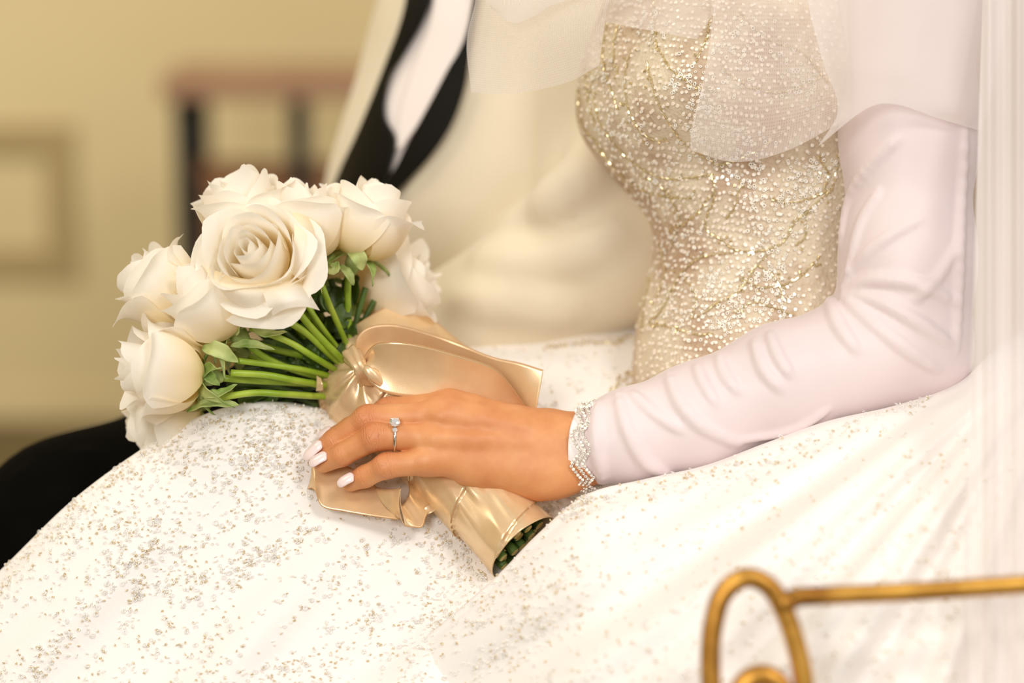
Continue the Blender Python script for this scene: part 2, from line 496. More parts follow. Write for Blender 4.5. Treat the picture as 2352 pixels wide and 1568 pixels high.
# ------------------------------------------------------------------ the setting
WALL_Y = 4.25


def box(x0, x1, y0, y1, z0, z1, bev=0.0):
    v = np.array([[x, y, z] for z in (z0, z1) for y in (y0, y1) for x in (x0, x1)], float)
    f = [[0, 2, 3, 1], [4, 5, 7, 6], [0, 1, 5, 4], [2, 6, 7, 3], [0, 4, 6, 2], [1, 3, 7, 5]]
    return v, f


def box_obj(name, b, m, parent=None, bev=0.0, **kw):
    o = mesh(name, b[0], b[1], m, parent, smooth=False, **kw)
    if bev:
        md = o.modifiers.new('bevel', 'BEVEL'); md.width = bev; md.segments = 2
    return o


o = box_obj('floor', box(-3.2, 3.4, -2.2, WALL_Y + .1, -0.1, 0), M['floor'], kind='structure')
o = box_obj('wall_back', box(-3.2, 3.4, WALL_Y, WALL_Y + .1, 0, 2.9), M['wall'], kind='structure')
o = box_obj('wall_left', box(-3.3, -3.2, -2.2, WALL_Y + .1, 0, 2.9), M['wall'], kind='structure')
o = box_obj('baseboard_back', box(-3.2, 3.4, WALL_Y - .010, WALL_Y, 0, .06), M['wall'], kind='structure', bev=.004)


def wallpt(px, py, y=WALL_Y):
    d = P(px, py, 0) - CAM; t = (y - CAM[1]) / d[1]; return CAM + d * t


# framed panel moulding low on the back wall, at the left
a = wallpt(-420, 285); b = wallpt(185, 640)
fr = []
x0, x1, z0, z1 = a[0], b[0], b[2], a[2]
parts = [box(x0, x1, WALL_Y - .010, WALL_Y, z1 - .055, z1), box(x0, x1, WALL_Y - .010, WALL_Y, z0, z0 + .055),
         box(x1 - .055, x1, WALL_Y - .010, WALL_Y, z0 + .055, z1 - .055), box(x0, x0 + .055, WALL_Y - .010, WALL_Y, z0 + .055, z1 - .055)]
V = np.concatenate([p[0] for p in parts]); F = [[i + 8 * k for i in f] for k, p in enumerate(parts) for f in p[1]]
mesh('trim_1', V, F, M['trim'], smooth=False, kind='structure')

# wooden side table with dark iron posts and a wooden drawer box
TY = 3.55
tl = wallpt(385, 150, TY); tr_ = wallpt(830, 150, TY)
tx0, tx1, tz = tl[0] - .012, tl[0] + .54, tl[2] - .020
tab = empty('side_table', ((tx0 + tx1) / 2, TY + .12, 0), 'low brown wooden side table with dark iron posts standing before the beige wall', 'table')
box_obj('tabletop', box(tx0, tx1, TY, TY + .24, tz - .032, tz + .003), M['wood_top'], tab, .004)
for (lx, ly) in ((tx0 + .015, TY + .02), (tx0 + .185, TY + .02), (tx1 - .05, TY + .02), (tx0 + .015, TY + .19), (tx1 - .05, TY + .19)):
    box_obj('leg', box(lx, lx + .030, ly, ly + .03, 0, tz - .036), M['iron'], tab, .003)
bz1 = wallpt(385, 405, TY)[2]; 
box_obj('shelf', box(tx0 + .02, tx1 - .02, TY + .055, TY + .185, bz1 - .012, bz1), M['wood'], tab, .003)
db = box_obj('drawer_box', box(tx0 + .052, tx1 - .06, TY + .055, TY + .18, bz1 - .24, bz1 - .014), M['wood'], tab, .004)
box_obj('drawer_front', box(tx0 + .07, tx1 - .08, TY + .045, TY + .054, bz1 - .22, bz1 - .03), M['wood'], db, .003)

# ------------------------------------------------------------------ skirt of the gown
cols = {
    -200: [(1580, 12), (1500, 5), (1525, 3.0), (1600, 1.5), (1700, 0), (1800, -2), (1950, -4), (2200, -8), (3300, -13.0)],
    0: [(1390, 11), (1312, 4.5), (1335, 2.6), (1395, 1.0), (1480, -.2), (1600, -2), (1740, -4), (2000, -8), (3100, -13.0)],
    165: [(1230, 11), (1152, 4), (1175, 2.2), (1240, .7), (1340, -.4), (1470, -2), (1640, -4), (1950, -8), (3050, -13.0)],
    330: [(1110, 11), (1030, 3.8), (1055, 2.0), (1120, .6), (1230, -.4), (1380, -2), (1580, -4), (1900, -8), (3000, -13.0)],
    450: [(1045, 11), (962, 3.8), (988, 2.0), (1060, .6), (1180, -.4), (1340, -2), (1540, -4), (1880, -8), (2980, -13.0)],
    560: [(1010, 11), (928, 3.8), (955, 2.0), (1030, .7), (1150, -.2), (1300, -1.6), (1510, -4), (1860, -8), (2960, -13.0)],
    660: [(1010, 12), (926, 4.2), (955, 2.4), (1040, 1.1), (1150, .1), (1290, -1.2), (1500, -3.6), (1850, -8), (2950, -13.0)],
    760: [(1010, 14), (934, 7), (975, 3.4), (1060, 1.7), (1160, .5), (1300, -.9), (1500, -3.4), (1850, -8), (2950, -13.0)],
    870: [(950, 19), (880, 13), (940, 7), (1040, 3.9), (1130, 2.0), (1280, 0), (1490, -3.2), (1850, -8), (2950, -13.0)],
    1000: [(880, 27), (797, 20), (840, 14), (940, 8), (1070, 4.6), (1230, 1.0), (1440, -2.8), (1850, -8), (2950, -13.0)],
    1200: [(840, 30), (752, 23), (800, 16), (900, 10.0), (1050, 6), (1220, 2.4), (1420, -2.0), (1850, -7), (2950, -12.0)],
    1460: [(800, 33), (712, 25), (760, 18), (850, 12.5), (960, 8.5), (1130, 5), (1400, 1), (1850, -6), (2950, -11.0)],
    1800: [(800, 36), (700, 27), (760, 20), (850, 14), (960, 9.5), (1130, 6), (1400, 2), (1850, -5), (2950, -10.0)],
    2200: [(800, 36), (720, 27), (790, 20), (880, 14), (980, 9.5), (1130, 6), (1400, 2), (1850, -5), (2950, -10.0)],
    2700: [(900, 36), (790, 27), (860, 20), (950, 14), (1050, 9.5), (1200, 6), (1450, 2), (1850, -5), (2950, -10.0)],
}


def fold_base(x, y):
    w = (x * .66 + y * .75)
    f = .55 * np.sin(w / 62.0 + .8 * np.sin(y / 260)) + .35 * np.sin(w / 29.0 + x / 190 + 1.1)
    fade = np.clip((y - 960) / 420, 0, 1) * np.clip((1500 - x) / 500, 0, 1)
    g = .22 * np.sin((x * .2 - y * .98) / 24.0) * np.clip((y - 700) / 100, 0, 1) * np.clip((x - 1100) / 200, 0, 1)
    return f * fade * .75 + g


def skirt_base():
    xs = sorted(cols); ctrl = np.array([[(x, y, d) for (y, d) in cols[x]] for x in xs])  # (C, R, 3)
    ctrl = np.swapaxes(ctrl, 0, 1)
    xs_t = np.linspace(0, len(xs) - 1, 330)
    g = cr(cr(ctrl, 280, 0), 330, 1)
    n = vnoise(np.stack([g[..., 0] / 100, g[..., 1] / 100], -1), 1.3, 3)
    row = np.linspace(0, 8, 280)[:, None]
    g[..., 2] += (fold_base(g[..., 0], g[..., 1]) + .12 * n) * np.clip(row - 1.0, 0, 1)
    return g


gA = skirt_base()
near_cols = {
    960: [(1500, 3), (1475, -2.2), (1500, -3.0), (1540, -3.6), (1620, -4.8), (1720, -6.5), (1850, -8.5), (3150, -13.5)],
    1130: [(1400, 5), (1334, -3.2), (1356, -4.6), (1410, -5.8), (1490, -7.4), (1600, -9), (1850, -12), (3150, -17.0)],
    1235: [(1310, 5), (1228, -3.8), (1256, -5.4), (1330, -7.2), (1440, -9.4), (1590, -11.5), (1850, -14), (3150, -19.0)],
    1345: [(1220, 5), (1138, -3.4), (1170, -5.4), (1260, -8), (1390, -11), (1570, -13.5), (1850, -16), (3150, -21.0)],
    1480: [(1190, 4), (1102, -2.2), (1136, -5.0), (1230, -8.6), (1370, -12), (1560, -15), (1850, -18), (3150, -23.0)],
    1620: [(1160, 4), (1070, -2.0), (1108, -5.4), (1215, -9.8), (1360, -13.5), (1560, -17), (1850, -20), (3150, -25.0)],
    1760: [(1120, 4), (1018, -2.2), (1066, -6.0), (1190, -11), (1350, -15.5), (1560, -19), (1850, -22), (3150, -27.0)],
    1900: [(1070, 4), (968, -2.2), (1022, -6.0), (1160, -11.5), (1340, -16.5), (1560, -20), (1850, -23), (3150, -28.0)],
    2060: [(1010, 4), (930, -2.0), (985, -6.0), (1130, -12), (1320, -17), (1560, -20.5), (1850, -23), (3150, -28.0)],
    2200: [(970, 5), (880, -1.0), (945, -5.5), (1100, -11.5), (1310, -16.5), (1560, -20.5), (1850, -23), (3150, -28.0)],
    2300: [(870, 7), (790, 2), (880, -4), (1070, -10.5), (1300, -16), (1560, -20), (1850, -23), (3150, -28.0)],
    2420: [(830, 8), (750, 4), (850, -2.5), (1060, -9.5), (1300, -15), (1560, -19.5), (1850, -23), (3150, -28.0)],
    2750: [(830, 8), (780, 4), (880, -2.5), (1080, -9.5), (1320, -15), (1560, -19.5), (1850, -23), (3150, -28.0)],
}


def skirt_near():
    xs = sorted(near_cols); ctrl = np.swapaxes(np.array([[(x, y, d) for (y, d) in near_cols[x]] for x in xs]), 0, 1)
    g = cr(cr(ctrl, 234, 0), 260, 1)
    x, y = g[..., 0], g[..., 1]
    ang = np.degrees(np.arctan2(y - 700, 2500 - x)); rad = np.hypot(2500 - x, y - 700)
    f = .75 * np.sin(ang / 2.3 + .5) + .45 * np.sin(ang / 1.05 + 2 + .4 * np.sin(rad / 200))
    row = np.linspace(0, 7, 234)[:, None]
    g[..., 2] += f * np.clip(row - 1.2, 0, 1.6) * .72 * np.clip((rad - 150) / 400, 0, 1)
    n = vnoise(np.stack([x / 100, y / 100], -1), 1.6, 8); g[..., 2] += .15 * n * np.clip(row - 1, 0, 1)
    return g


gB = skirt_near()
VA, VB = toW(QA(gA)).reshape(-1, 3), toW(QA(gB)).reshape(-1, 3)
FA, FB = grid_faces(*gA.shape[:2]), grid_faces(*gB.shape[:2])

zmin = P(1600, 900, 5)
bride = empty('person', (zmin[0], zmin[1], 0.0), 'seated woman in beaded white gown resting her hand on the rose bouquet', 'person')
skirt = mesh('skirt', np.concatenate([VA, VB]), np.concatenate([FA, FB + len(VA)]), M['tulle_skirt'], bride, label='ivory tulle skirt scattered with beads')
bvhS = bvh_of(np.concatenate([VA, VB]), np.concatenate([FA, FB + len(VA)]))

# ------------------------------------------------------------------ body of the woman: hand by distance field
JT = {
    'pinky': [(1030, 1058, -1.7, 9.6), (975, 1060, -2.0, 9.0), (888, 1069, -2.1, 8.2), (838, 1094, -1.4, 7.3), (806, 1107, -.5, 6.4)],
    'ring': [(1050, 1010, -1.4, 10), (990, 1003, -1.6, 9.4), (862, 1003, -2.0, 8.9), (786, 1044, -1.3, 7.7), (742, 1063, -.4, 6.8)],
    'middle': [(1060, 965, -1.0, 10), (1005, 953, -1.1, 9.6), (845, 962, -1.0, 9.3), (768, 1012, -.3, 7.8), (726, 1042, .4, 6.6)],
    'index': [(1080, 940, -.2, 10), (1030, 931, -.1, 10), (892, 944, .3, 9.0), (806, 983, 1.1, 7.6), (764, 1004, 1.6, 6.6)],
}


def qj(t): return Q(t[0], t[1], t[2])


handF = Field(Q(672, 1190, -4.5), Q(1520, 850, 6.0) + [0.01, 0, 0], 0.00085)
hf = handF
mm_ = .001
hf.cap(Q(1500, 985, .2), Q(1345, 1003, .1), .019, .0160, .006)
hf.cap(Q(1500, 1000, .1), Q(1345, 1064, -.3), .020, .0160, .010)
hf.cap(Q(1345, 1036, .2), Q(1250, 1040, .2), .0180, .019, .010)
hf.cap(Q(1300, 1092, -.6), Q(1236, 1106, -.9), .0125, .0125, .010)
hf.cap(Q(1300, 1000, .3), Q(1060, 938, 0), .0130, .0098, .012)
hf.cap(Q(1300, 1010, -.2), Q(1030, 956, -.95), .0135, .0098, .012)
hf.cap(Q(1300, 1040, -.5), Q(1015, 1008, -1.5), .0140, .0098, .012)
hf.cap(Q(1280, 1075, -.5), Q(1005, 1054, -1.75), .0140, .0096, .012)
hf.cap(Q(1265, 1085, -.6), Q(1080, 1080, -1.1), .0160, .0118, .009)
hf.cap(Q(1240, 1050, .5), Q(1080, 1000, .3), .016, .013, .012)
hf.cap(Q(1260, 985, 1.2), Q(1150, 985, 2.6), .013, .011, .010)       # thumb base, thumb closes under the handle
hf.path([Q(1150, 985, 2.6), Q(1085, 960, 4.2), Q(1040, 930, 5.2)], [.0105, .0095, .0075], .006)
# knuckles
hf.cap(Q(1030, 931, -.6), Q(1020, 933, -.5), .0106, .0103, .006)
hf.cap(Q(1012, 955, -1.3), Q(1004, 956, -1.3), .0096, .0094, .006)
hf.cap(Q(992, 1010, -1.75), Q(984, 1010, -1.75), .0090, .0087, .006)
hf.cap(Q(985, 1056, -2.15), Q(979, 1057, -2.15), .0086, .0082, .006)
fingF = Field(hf.lo, hf.lo + hf.h * (hf.n - 1), hf.h)
for nm in ('index', 'middle', 'ring', 'pinky'):
    f1 = Field.__new__(Field); f1.lo = hf.lo; f1.h = hf.h; f1.n = hf.n; f1.F = np.full(hf.n, .08, np.float32)
    j = JT[nm]
    f1.path([qj(t) for t in j], [t[3] * mm_ for t in j], .003)
    # slim phalanges between joints: finger pads and joint swellings
    p = j[2]; f1.cap(Q(p[0] + 5, p[1] - 1, p[2] - .12), Q(p[0] - 5, p[1] + 2, p[2] - .12), p[3] * mm_ * .97, p[3] * mm_ * .97, .003)
    fingF.merge(f1, .0009)
del f1
hf.merge(fingF, .0055)
# tendon ridges on the back of the hand
for (x, y, s) in ((1030, 931, .0), (1008, 955, -.6), (990, 1008, -.9)):
    d1 = hf.front(1100, (y - 1000) * .8 + 1003)
    d2 = hf.front(1200, (y - 1000) * .55 + 1010)
    d0_ = hf.front(x + 10, y)
    if None not in (d0_, d1, d2):
        hf.path([Q(x + 10, y, d0_ + .28), Q(1100, (y - 1000) * .8 + 1003, d1 + .27), Q(1200, (y - 1000) * .55 + 1010, d2 + .32)], [.0024, .0016, .0010], .009)
VH, FH = hf.nets()
# per-vertex finger coordinates for the creases
axial = np.zeros(len(VH)); kmask = np.zeros(len(VH)); best = np.full(len(VH), 1e9)
for nm in JT:
    j = JT[nm]; pts = np.array([qj(t) for t in j]); acc = 0; lens = [0]
    for i in range(len(pts) - 1): lens.append(lens[-1] + np.linalg.norm(pts[i + 1] - pts[i]))
    for i in range(len(pts) - 1):
        d = pts[i + 1] - pts[i]; t = np.clip(((VH - pts[i]) @ d) / (d @ d), 0, 1); q = pts[i] + t[:, None] * d
        dist = np.linalg.norm(VH - q, axis=1) - (j[i][3] + (j[i + 1][3] - j[i][3]) * t) * mm_
        m = dist < best; best[m] = dist[m]; s = lens[i] + t * (lens[i + 1] - lens[i])
        side = np.clip((q[:, 2] + .001 - VH[:, 2]) / .005 + .3, 0, 1)
        km = np.exp(-((s - lens[2]) / .0062) ** 2) + .45 * np.exp(-((s - lens[3]) / .0034) ** 2) + .12 * np.exp(-((s - lens[1]) / .008) ** 2)
        axial[m] = s[m]; kmask[m] = (km * side)[m]
kmask *= np.clip(1 - best / .004, 0, 1)

# arm and torso under the clothes (coarser), same continuous skin
armF = Field(Q(1150, 1250, -8), Q(2420, -560, 30) + [0.0, 0, 0], 0.004)
armF.path([Q(1440, 1015, .1), Q(1600, 962, .4), Q(1880, 850, .7), Q(2085, 795, .9)], [.023, .029, .033, .036], .01)
armF.path([Q(2085, 795, .9), Q(2085, 600, 1.2), Q(2090, 300, 2.0), Q(2060, -60, 4), Q(1960, -420, 9)], [.036, .036, .040, .043, .050], .02)
armF.path([Q(1750, 860, 22), Q(1770, 640, 14), Q(1770, 250, 14), Q(1800, -100, 14), Q(1830, -420, 14)], [.105, .072, .088, .085, .06], .04)
armF.cap(Q(1830, -420, 14), Q(1850, -540, 14), .05, .045, .04)
armF.path([Q(1880, -420, 20), Q(1640, -60, 26), Q(1560, 500, 24)], [.05, .04, .035], .03)
VAr, FAr = armF.nets()
body = mesh('body', toW(np.concatenate([VH, VAr])), np.concatenate([FH, FAr + len(VH)]), M['skin'], bride,
            attrs={'kmask': np.concatenate([kmask, np.zeros(len(VAr))]), 'axial': np.concatenate([axial, np.zeros(len(VAr))])})
bvhH = bvh_of(toW(VH), FH)


# fingernails: curved almond plates
def nail(base, tip, hw_b, hw_t, lift):
    bx, by = base; tx, ty = tip
    b = hit(bvhH, bx, by)
    B = b[0]; n0 = b[1]
    t0 = hit(bvhH, bx + (tx - bx) * .45, by + (ty - by) * .45)
    mid = t0[0] if t0 else B
    # tip in the direction of the finger
    D = (B - CAM) @ FWD; Tc = CAM + (P(tx, ty, 0) - CAM) / ((P(tx, ty, 0) - CAM) @ FWD) * (D + lift)
    ax = Tc - B; L = np.linalg.norm(ax); ax /= L
    n0 = n0 - (n0 @ ax) * ax; n0 /= np.linalg.norm(n0)
    side = np.cross(ax, n0)
    nu, nv = 13, 15; vs = []
    for v in np.linspace(0, 1, nv):
        hw = (hw_b + (hw_t - hw_b) * v) * math.sqrt(max(0.0, 1 - (max(0, (v - .62)) / .385) ** 2.4)) * (1 if v > .22 else (.45 + .55 * math.sqrt(1 - (1 - v / .22) ** 2)))
        hw = max(hw, hw_b * .12)
        for u in np.linspace(-1, 1, nu):
            arch = (1 - u * u) * hw * .55 - hw_b * .36
            back = .0012 * (u * u) if v < .2 else 0
            vs.append(B + ax * (L * v + back * (1 - v * 5 if v < .2 else 0)) + side * hw * u + n0 * (arch + .0008 + .0006 * math.sin(v * 3.1)))
    mesh('fingernail', np.array(vs), grid_faces(nv, nu), M['nail'], body, solid=.0005)


nail((813, 1090), (774, 1112), .0046, .0045, .0015)
nail((751, 1041), (709, 1066), .0049, .0047, .0015)
nail((738, 1013), (696, 1054), .0051, .0047, .0020)
nail((760, 982), (729, 1003), .0046, .0044, .0020)

# ------------------------------------------------------------------ sleeve with folds
slF = Field(Q(1340, 1180, -7), Q(2420, -400, 16) + [0.0, 0, 0], 0.0018)
s = slF
s.path([Q(1378, 1020, 0), Q(1450, 1000, .1), Q(1600, 958, .3), Q(1800, 876, .4), Q(1960, 822, .5), Q(2085, 785, .7)],
       [.0272, .0305, .0352, .0385, .0385, .038], .012)
s.path([Q(2085, 785, .7), Q(2085, 600, 1.0), Q(2090, 300, 1.6), Q(2090, 0, 3.0), Q(2080, -160, 4), Q(2020, -420, 9)], [.040, .0425, .044, .046, .047, .052], .022)
s.cap(Q(2090, 800, .8), Q(2150, 838, .9), .032, .016, .02)
s.cap(Q(2150, 838, .9), Q(2188, 878, .9), .014, .004, .015)
folds = [
    ([(1938, 668), (2010, 642), (2100, 650), (2190, 692)], 4.2), ([(1942, 674), (2030, 695), (2110, 742), (2180, 790)], 4.6),
    ([(1940, 684), (2000, 738), (2080, 800), (2150, 846)], 4.4), ([(1938, 655), (1985, 590), (2040, 545), (2110, 505)], 3.2),
    ([(1932, 560), (1955, 450), (2010, 370), (2060, 320)], 3.2), ([(1945, 640), (1975, 520), (2020, 440)], 2.6),
    ([(1905, 690), (1928, 750), (1968, 805)], 4.0), ([(1768, 768), (1788, 820), (1815, 862)], 3.0),
    ([(1732, 785), (1755, 850), (1795, 895)], 3.0), ([(1652, 815), (1664, 860), (1695, 900)], 3.0), ([(1600, 840), (1615, 880), (1645, 930)], 2.6),
    ([(1536, 862), (1562, 925), (1612, 978), (1695, 1018)], 3.6), ([(1452, 905), (1500, 948), (1565, 988)], 3.0),
    ([(1420, 908), (1442, 990), (1482, 1058), (1535, 1088)], 3.8), ([(1374, 930), (1370, 1015), (1384, 1106)], 3.4),
    ([(2200, 560), (2150, 640), (2100, 690)], 2.6), ([(1700, 1010), (1820, 985), (1900, 940)], 2.4),
    ([(2215, 300), (2205, 480), (2200, 640), (2195, 800)], 3.6),
]
for pts, r in folds:
    pp = cr(np.array(pts, float), 14); qs = []
    for i, (x, y) in enumerate(pp):
        d = s.front(x, y)
        if d is None:
            for k in range(1, 14):
                d = s.front(x + (2080 - x) * .01 * k, y + (900 - y) * .015 * k)
                if d is not None: break
        if d is None: continue
        taper = math.sin(math.pi * min(1, (i + 1.2) / 15)) ** .6
        qs.append((Q(x, y, d + r * .1 * .36), r * mm_ * (.35 + .65 * taper)))
    for i in range(len(qs) - 1): s.cap(qs[i][0], qs[i + 1][0], qs[i][1], qs[i + 1][1], .0040)
VSl, FSl = s.nets()
VSl = VSl.copy()
VSl_w = toW(VSl)
mesh('sleeve', VSl_w, FSl, M['sleeve'], bride, label='blush white sleeve with gathered folds')
# white inner cuff between bracelet and sleeve
ang = np.linspace(0, 2 * np.pi, 48, endpoint=False)
rows = []
for k, t in enumerate(np.linspace(0, 1, 14)):
    c = Q(1328 + 62 * t, 1034 - 12 * t, .05)
    ry, rd = .0262 + .0012 * math.sin(t * 5), .0245
    tilt = np.array([.0065, 0, 0])
    rr = 1 + .025 * np.sin(ang * 5 + t * 2.5)
    rows.append(c + np.stack([-.0075 * np.cos(ang) * (-1) * -1, ry * np.sin(ang) * rr, -rd * np.cos(ang) * rr], -1))
mesh('cuff', toW(np.concatenate(rows)), grid_faces(14, 48, True), M['lining'], bride, solid=.0006, label='white satin inner cuff')

# ------------------------------------------------------------------ bodice
rowsB = [(-200, 1440, 2240, 12, 9), (-80, 1415, 2235, 12, 9.5), (0, 1388, 2230, 12, 10), (70, 1362, 2215, 12, 10.8), (140, 1338, 2190, 12, 11.4), (210, 1324, 2170, 12, 11.8),
         (270, 1324, 2140, 12, 11.8), (320, 1340, 2120, 12, 11.2), (370, 1376, 2100, 12, 10.6), (420, 1420, 2080, 12, 10.2), (480, 1474, 2065, 12, 9.8), (540, 1500, 2055, 12, 9.4), (600, 1498, 2050, 12, 9.4),
         (660, 1482, 2060, 12, 9.8), (720, 1466, 2075, 12, 10.4), (780, 1458, 2100, 12, 11.2), (860, 1452, 2130, 12, 12), (950, 1450, 2160, 12, 12.6)]
ra = cr(np.array(rowsB, float), 230)
NB = 260
th = np.linspace(0, 2 * np.pi, NB, endpoint=False)
g = np.zeros((230, NB, 3))
for i, (py, L, R, dc, rd) in enumerate(ra):
    cx, rx = (L + R) / 2, (R - L) / 2
    c, s_ = np.cos(th), np.sin(th)
    g[i, :, 0] = cx - rx * np.sign(c) * np.abs(c) ** .95; g[i, :, 1] = py; g[i, :, 2] = dc - rd * np.sign(s_) * np.abs(s_) ** .9
front = np.clip(np.sin(th), 0, 1)[None, :]
x, y = g[..., 0], g[..., 1]
bust = np.exp(-(((x - 1590) / 150) ** 2)) * np.where(y < 190, np.exp(-((y - 190) / 190.) ** 2), np.exp(-((y - 190) / 120.) ** 2))
g[..., 2] -= 2.6 * bust * front
g[..., 2] += .6 * np.exp(-(((y - 395) / 40) ** 2)) * front * np.exp(-(((x - 1640) / 240) ** 2))
g[..., 1] += 22 * np.sin(th)[None, :] * np.clip((y - 500) / 300, -1, 1)
g[..., 2] -= .15 * vnoise(np.stack([x / 60, y / 60], -1), 1.5, 5)
VBd = toW(QA(g)).reshape(-1, 3); FBd = grid_faces(230, NB, True)
bodice = mesh('bodice', VBd, FBd, M['bodice'], bride, uv=None, label='nude tulle bodice with gold bead embroidery')
bvhB = bvh_of(VBd, FBd)


# ---- bead geometry
def unit_cyl(n=6):
    a = np.arange(n) / n * 2 * np.pi; c = np.stack([np.cos(a), np.sin(a)], -1)
    v = np.concatenate([np.c_[c, -np.ones(n)], np.c_[c, np.ones(n)]]); f = [[i, (i + 1) % n, n + (i + 1) % n, n + i] for i in range(n)]
    f += [[0, 5, 4, 3], [0, 3, 2, 1], [6, 7, 8, 9], [6, 9, 10, 11]] if n == 6 else []
    return v, np.array(f)


def unit_torus(n=8, m=4, R=.72, r=.32):
    a = np.arange(n) / n * 2 * np.pi; b = np.arange(m) / m * 2 * np.pi
    A, B = np.meshgrid(a, b, indexing='ij')
    v = np.stack([(R + r * np.cos(B)) * np.cos(A), (R + r * np.cos(B)) * np.sin(A), r * np.sin(B)], -1).reshape(-1, 3)
    f = np.array([[i * m + j, ((i + 1) % n) * m + j, ((i + 1) % n) * m + (j + 1) % m, i * m + (j + 1) % m] for i in range(n) for j in range(m)])
    return v, f


def unit_ball():
    v = []; n, m = 8, 5
    for i in range(1, m):
        t = math.pi * i / m
        for k in range(n): v.append((math.sin(t) * math.cos(2 * math.pi * k / n), math.sin(t) * math.sin(2 * math.pi * k / n), math.cos(t)))
    f = grid_faces(m - 1, n, True).tolist(); return np.array(v), np.array(f)


def frames(N, spin):
    N = N / np.linalg.norm(N, axis=1, keepdims=True); ref = np.where(np.abs(N[:, :1]) > .9, np.array([[0, 1., 0]]), np.array([[1., 0, 0]]))
    U = np.cross(N, ref); U /= np.linalg.norm(U, axis=1, keepdims=True); V_ = np.cross(N, U)
    c, s_ = np.cos(spin)[:, None], np.sin(spin)[:, None]
    return c * U + s_ * V_, -s_ * U + c * V_, N


def scatter(name, unit, pos, Z, spin, scale, m, parent, kind='stuff', smooth=True, label=None):
    uv_, uf = unit; pos = np.array(pos); n = len(pos)
    X, Y, Zz = frames(np.array(Z, float), np.asarray(spin, float)); sc = np.broadcast_to(np.asarray(scale, float), (n, 3))
    v = pos[:, None, :] + (uv_[None, :, 0:1] * sc[:, None, 0:1]) * X[:, None] + (uv_[None, :, 1:2] * sc[:, None, 1:2]) * Y[:, None] + (uv_[None, :, 2:3] * sc[:, None, 2:3]) * Zz[:, None]
    f = uf[None] + (np.arange(n) * len(uv_))[:, None, None]
    return mesh(name, v.reshape(-1, 3), f.reshape(-1, uf.shape[1]), m, parent, smooth=smooth, kind=kind, label=label)


CYL, TOR, BALL = unit_cyl(), unit_torus(), unit_ball()

trails = [
    [(1452, 120), (1438, 161), (1438, 218), (1447, 258), (1470, 298), (1498, 319), (1533, 321)],
    [(1487, 143), (1498, 189), (1513, 235), (1533, 275), (1556, 310)],
    [(1516, 115), (1539, 155), (1567, 178), (1596, 198), (1648, 204)],
    [(1636, 402), (1642, 453), (1625, 494), (1625, 528), (1659, 551), (1688, 574), (1740, 577), (1774, 568), (1803, 551), (1820, 517), (1849, 488), (1883, 459), (1912, 425), (1925, 344)],
    [(1560, 320), (1642, 373), (1688, 367), (1740, 344), (1800, 300)],
    [(1688, 580), (1613, 591), (1567, 626), (1544, 666), (1521, 712), (1493, 740)],
    [(1780, 568), (1740, 608), (1717, 643), (1688, 677), (1648, 695), (1619, 718)],
    [(1498, 746), (1544, 752), (1602, 769), (1636, 766)],
    [(1688, 718), (1728, 695), (1774, 706), (1820, 723)],
    [(1774, 459), (1820, 465), (1866, 453), (1900, 436)],
    [(1395, 60), (1385, 130), (1400, 190), (1420, 250)], [(1420, 60), (1410, 120), (1420, 170)],
    [(1330, 210), (1338, 287), (1372, 327), (1407, 379), (1458, 425), (1521, 448), (1590, 455)],
    [(1510, 115), (1504, 57), (1500, -10)], [(1628, -10), (1630, 46), (1622, 90), (1600, 140)],
    [(1360, 200), (1380, 280), (1430, 350), (1500, 400), (1560, 410), (1636, 402)],
    [(1345, 150), (1352, 230), (1370, 290)], [(1470, 400), (1530, 440), (1560, 500), (1545, 560)], [(1640, 440), (1590, 500), (1540, 530)],
    [(1700, 420), (1690, 470), (1670, 500)], [(1850, 490), (1850, 540), (1830, 560)], [(1515, 560), (1530, 620), (1510, 680)],
    [(1740, 608), (1780, 640), (1800, 690)], [(1700, 640), (1760, 660), (1830, 640), (1880, 590)], [(1880, 360), (1900, 400), (1890, 440)], [(1700, 30), (1760, 90), (1840, 120), (1900, 190)],
    [(1495, 640), (1480, 700), (1475, 760)], [(1575, 640), (1600, 680), (1590, 730)], [(1660, 160), (1720, 200), (1800, 210), (1880, 180)],
]
pos, Z, spin, sc = [], [], [], []
for tr in trails:
    pts = np.array(tr, float); L = np.linalg.norm(np.diff(pts, axis=0), axis=1).sum(); n = max(4, int(L / 7.2)); pp = cr(pts, n)
    for i in range(n):
        h_ = hit(bvhB, pp[i, 0] + rng.normal() * .8, pp[i, 1] + rng.normal() * .8)
        if h_ is None: continue
        d2 = pp[min(i + 1, n - 1)] - pp[max(i - 1, 0)]; ax = dirW((d2[0], -d2[1], 0.0) + rng.normal(size=3) * 2)
        ax = ax - (ax @ h_[1]) * h_[1]
        pos.append(h_[0] + h_[1] * .0008); Z.append(ax + 1e-6); spin.append(rng.uniform(0, 3)); sc.append((.00075, .00075, .00105))
        if rng.random() < .22:
            h2 = hit(bvhB, pp[i, 0] + rng.normal() * 9, pp[i, 1] + rng.normal() * 9)
            if h2: pos.append(h2[0] + h2[1] * .0008); Z.append(rng.normal(size=3)); spin.append(0); sc.append((.0008, .0008, .001))
scatter('gold_bead', CYL, pos, Z, spin, np.array(sc), M['bead_gold'], bodice, smooth=False)
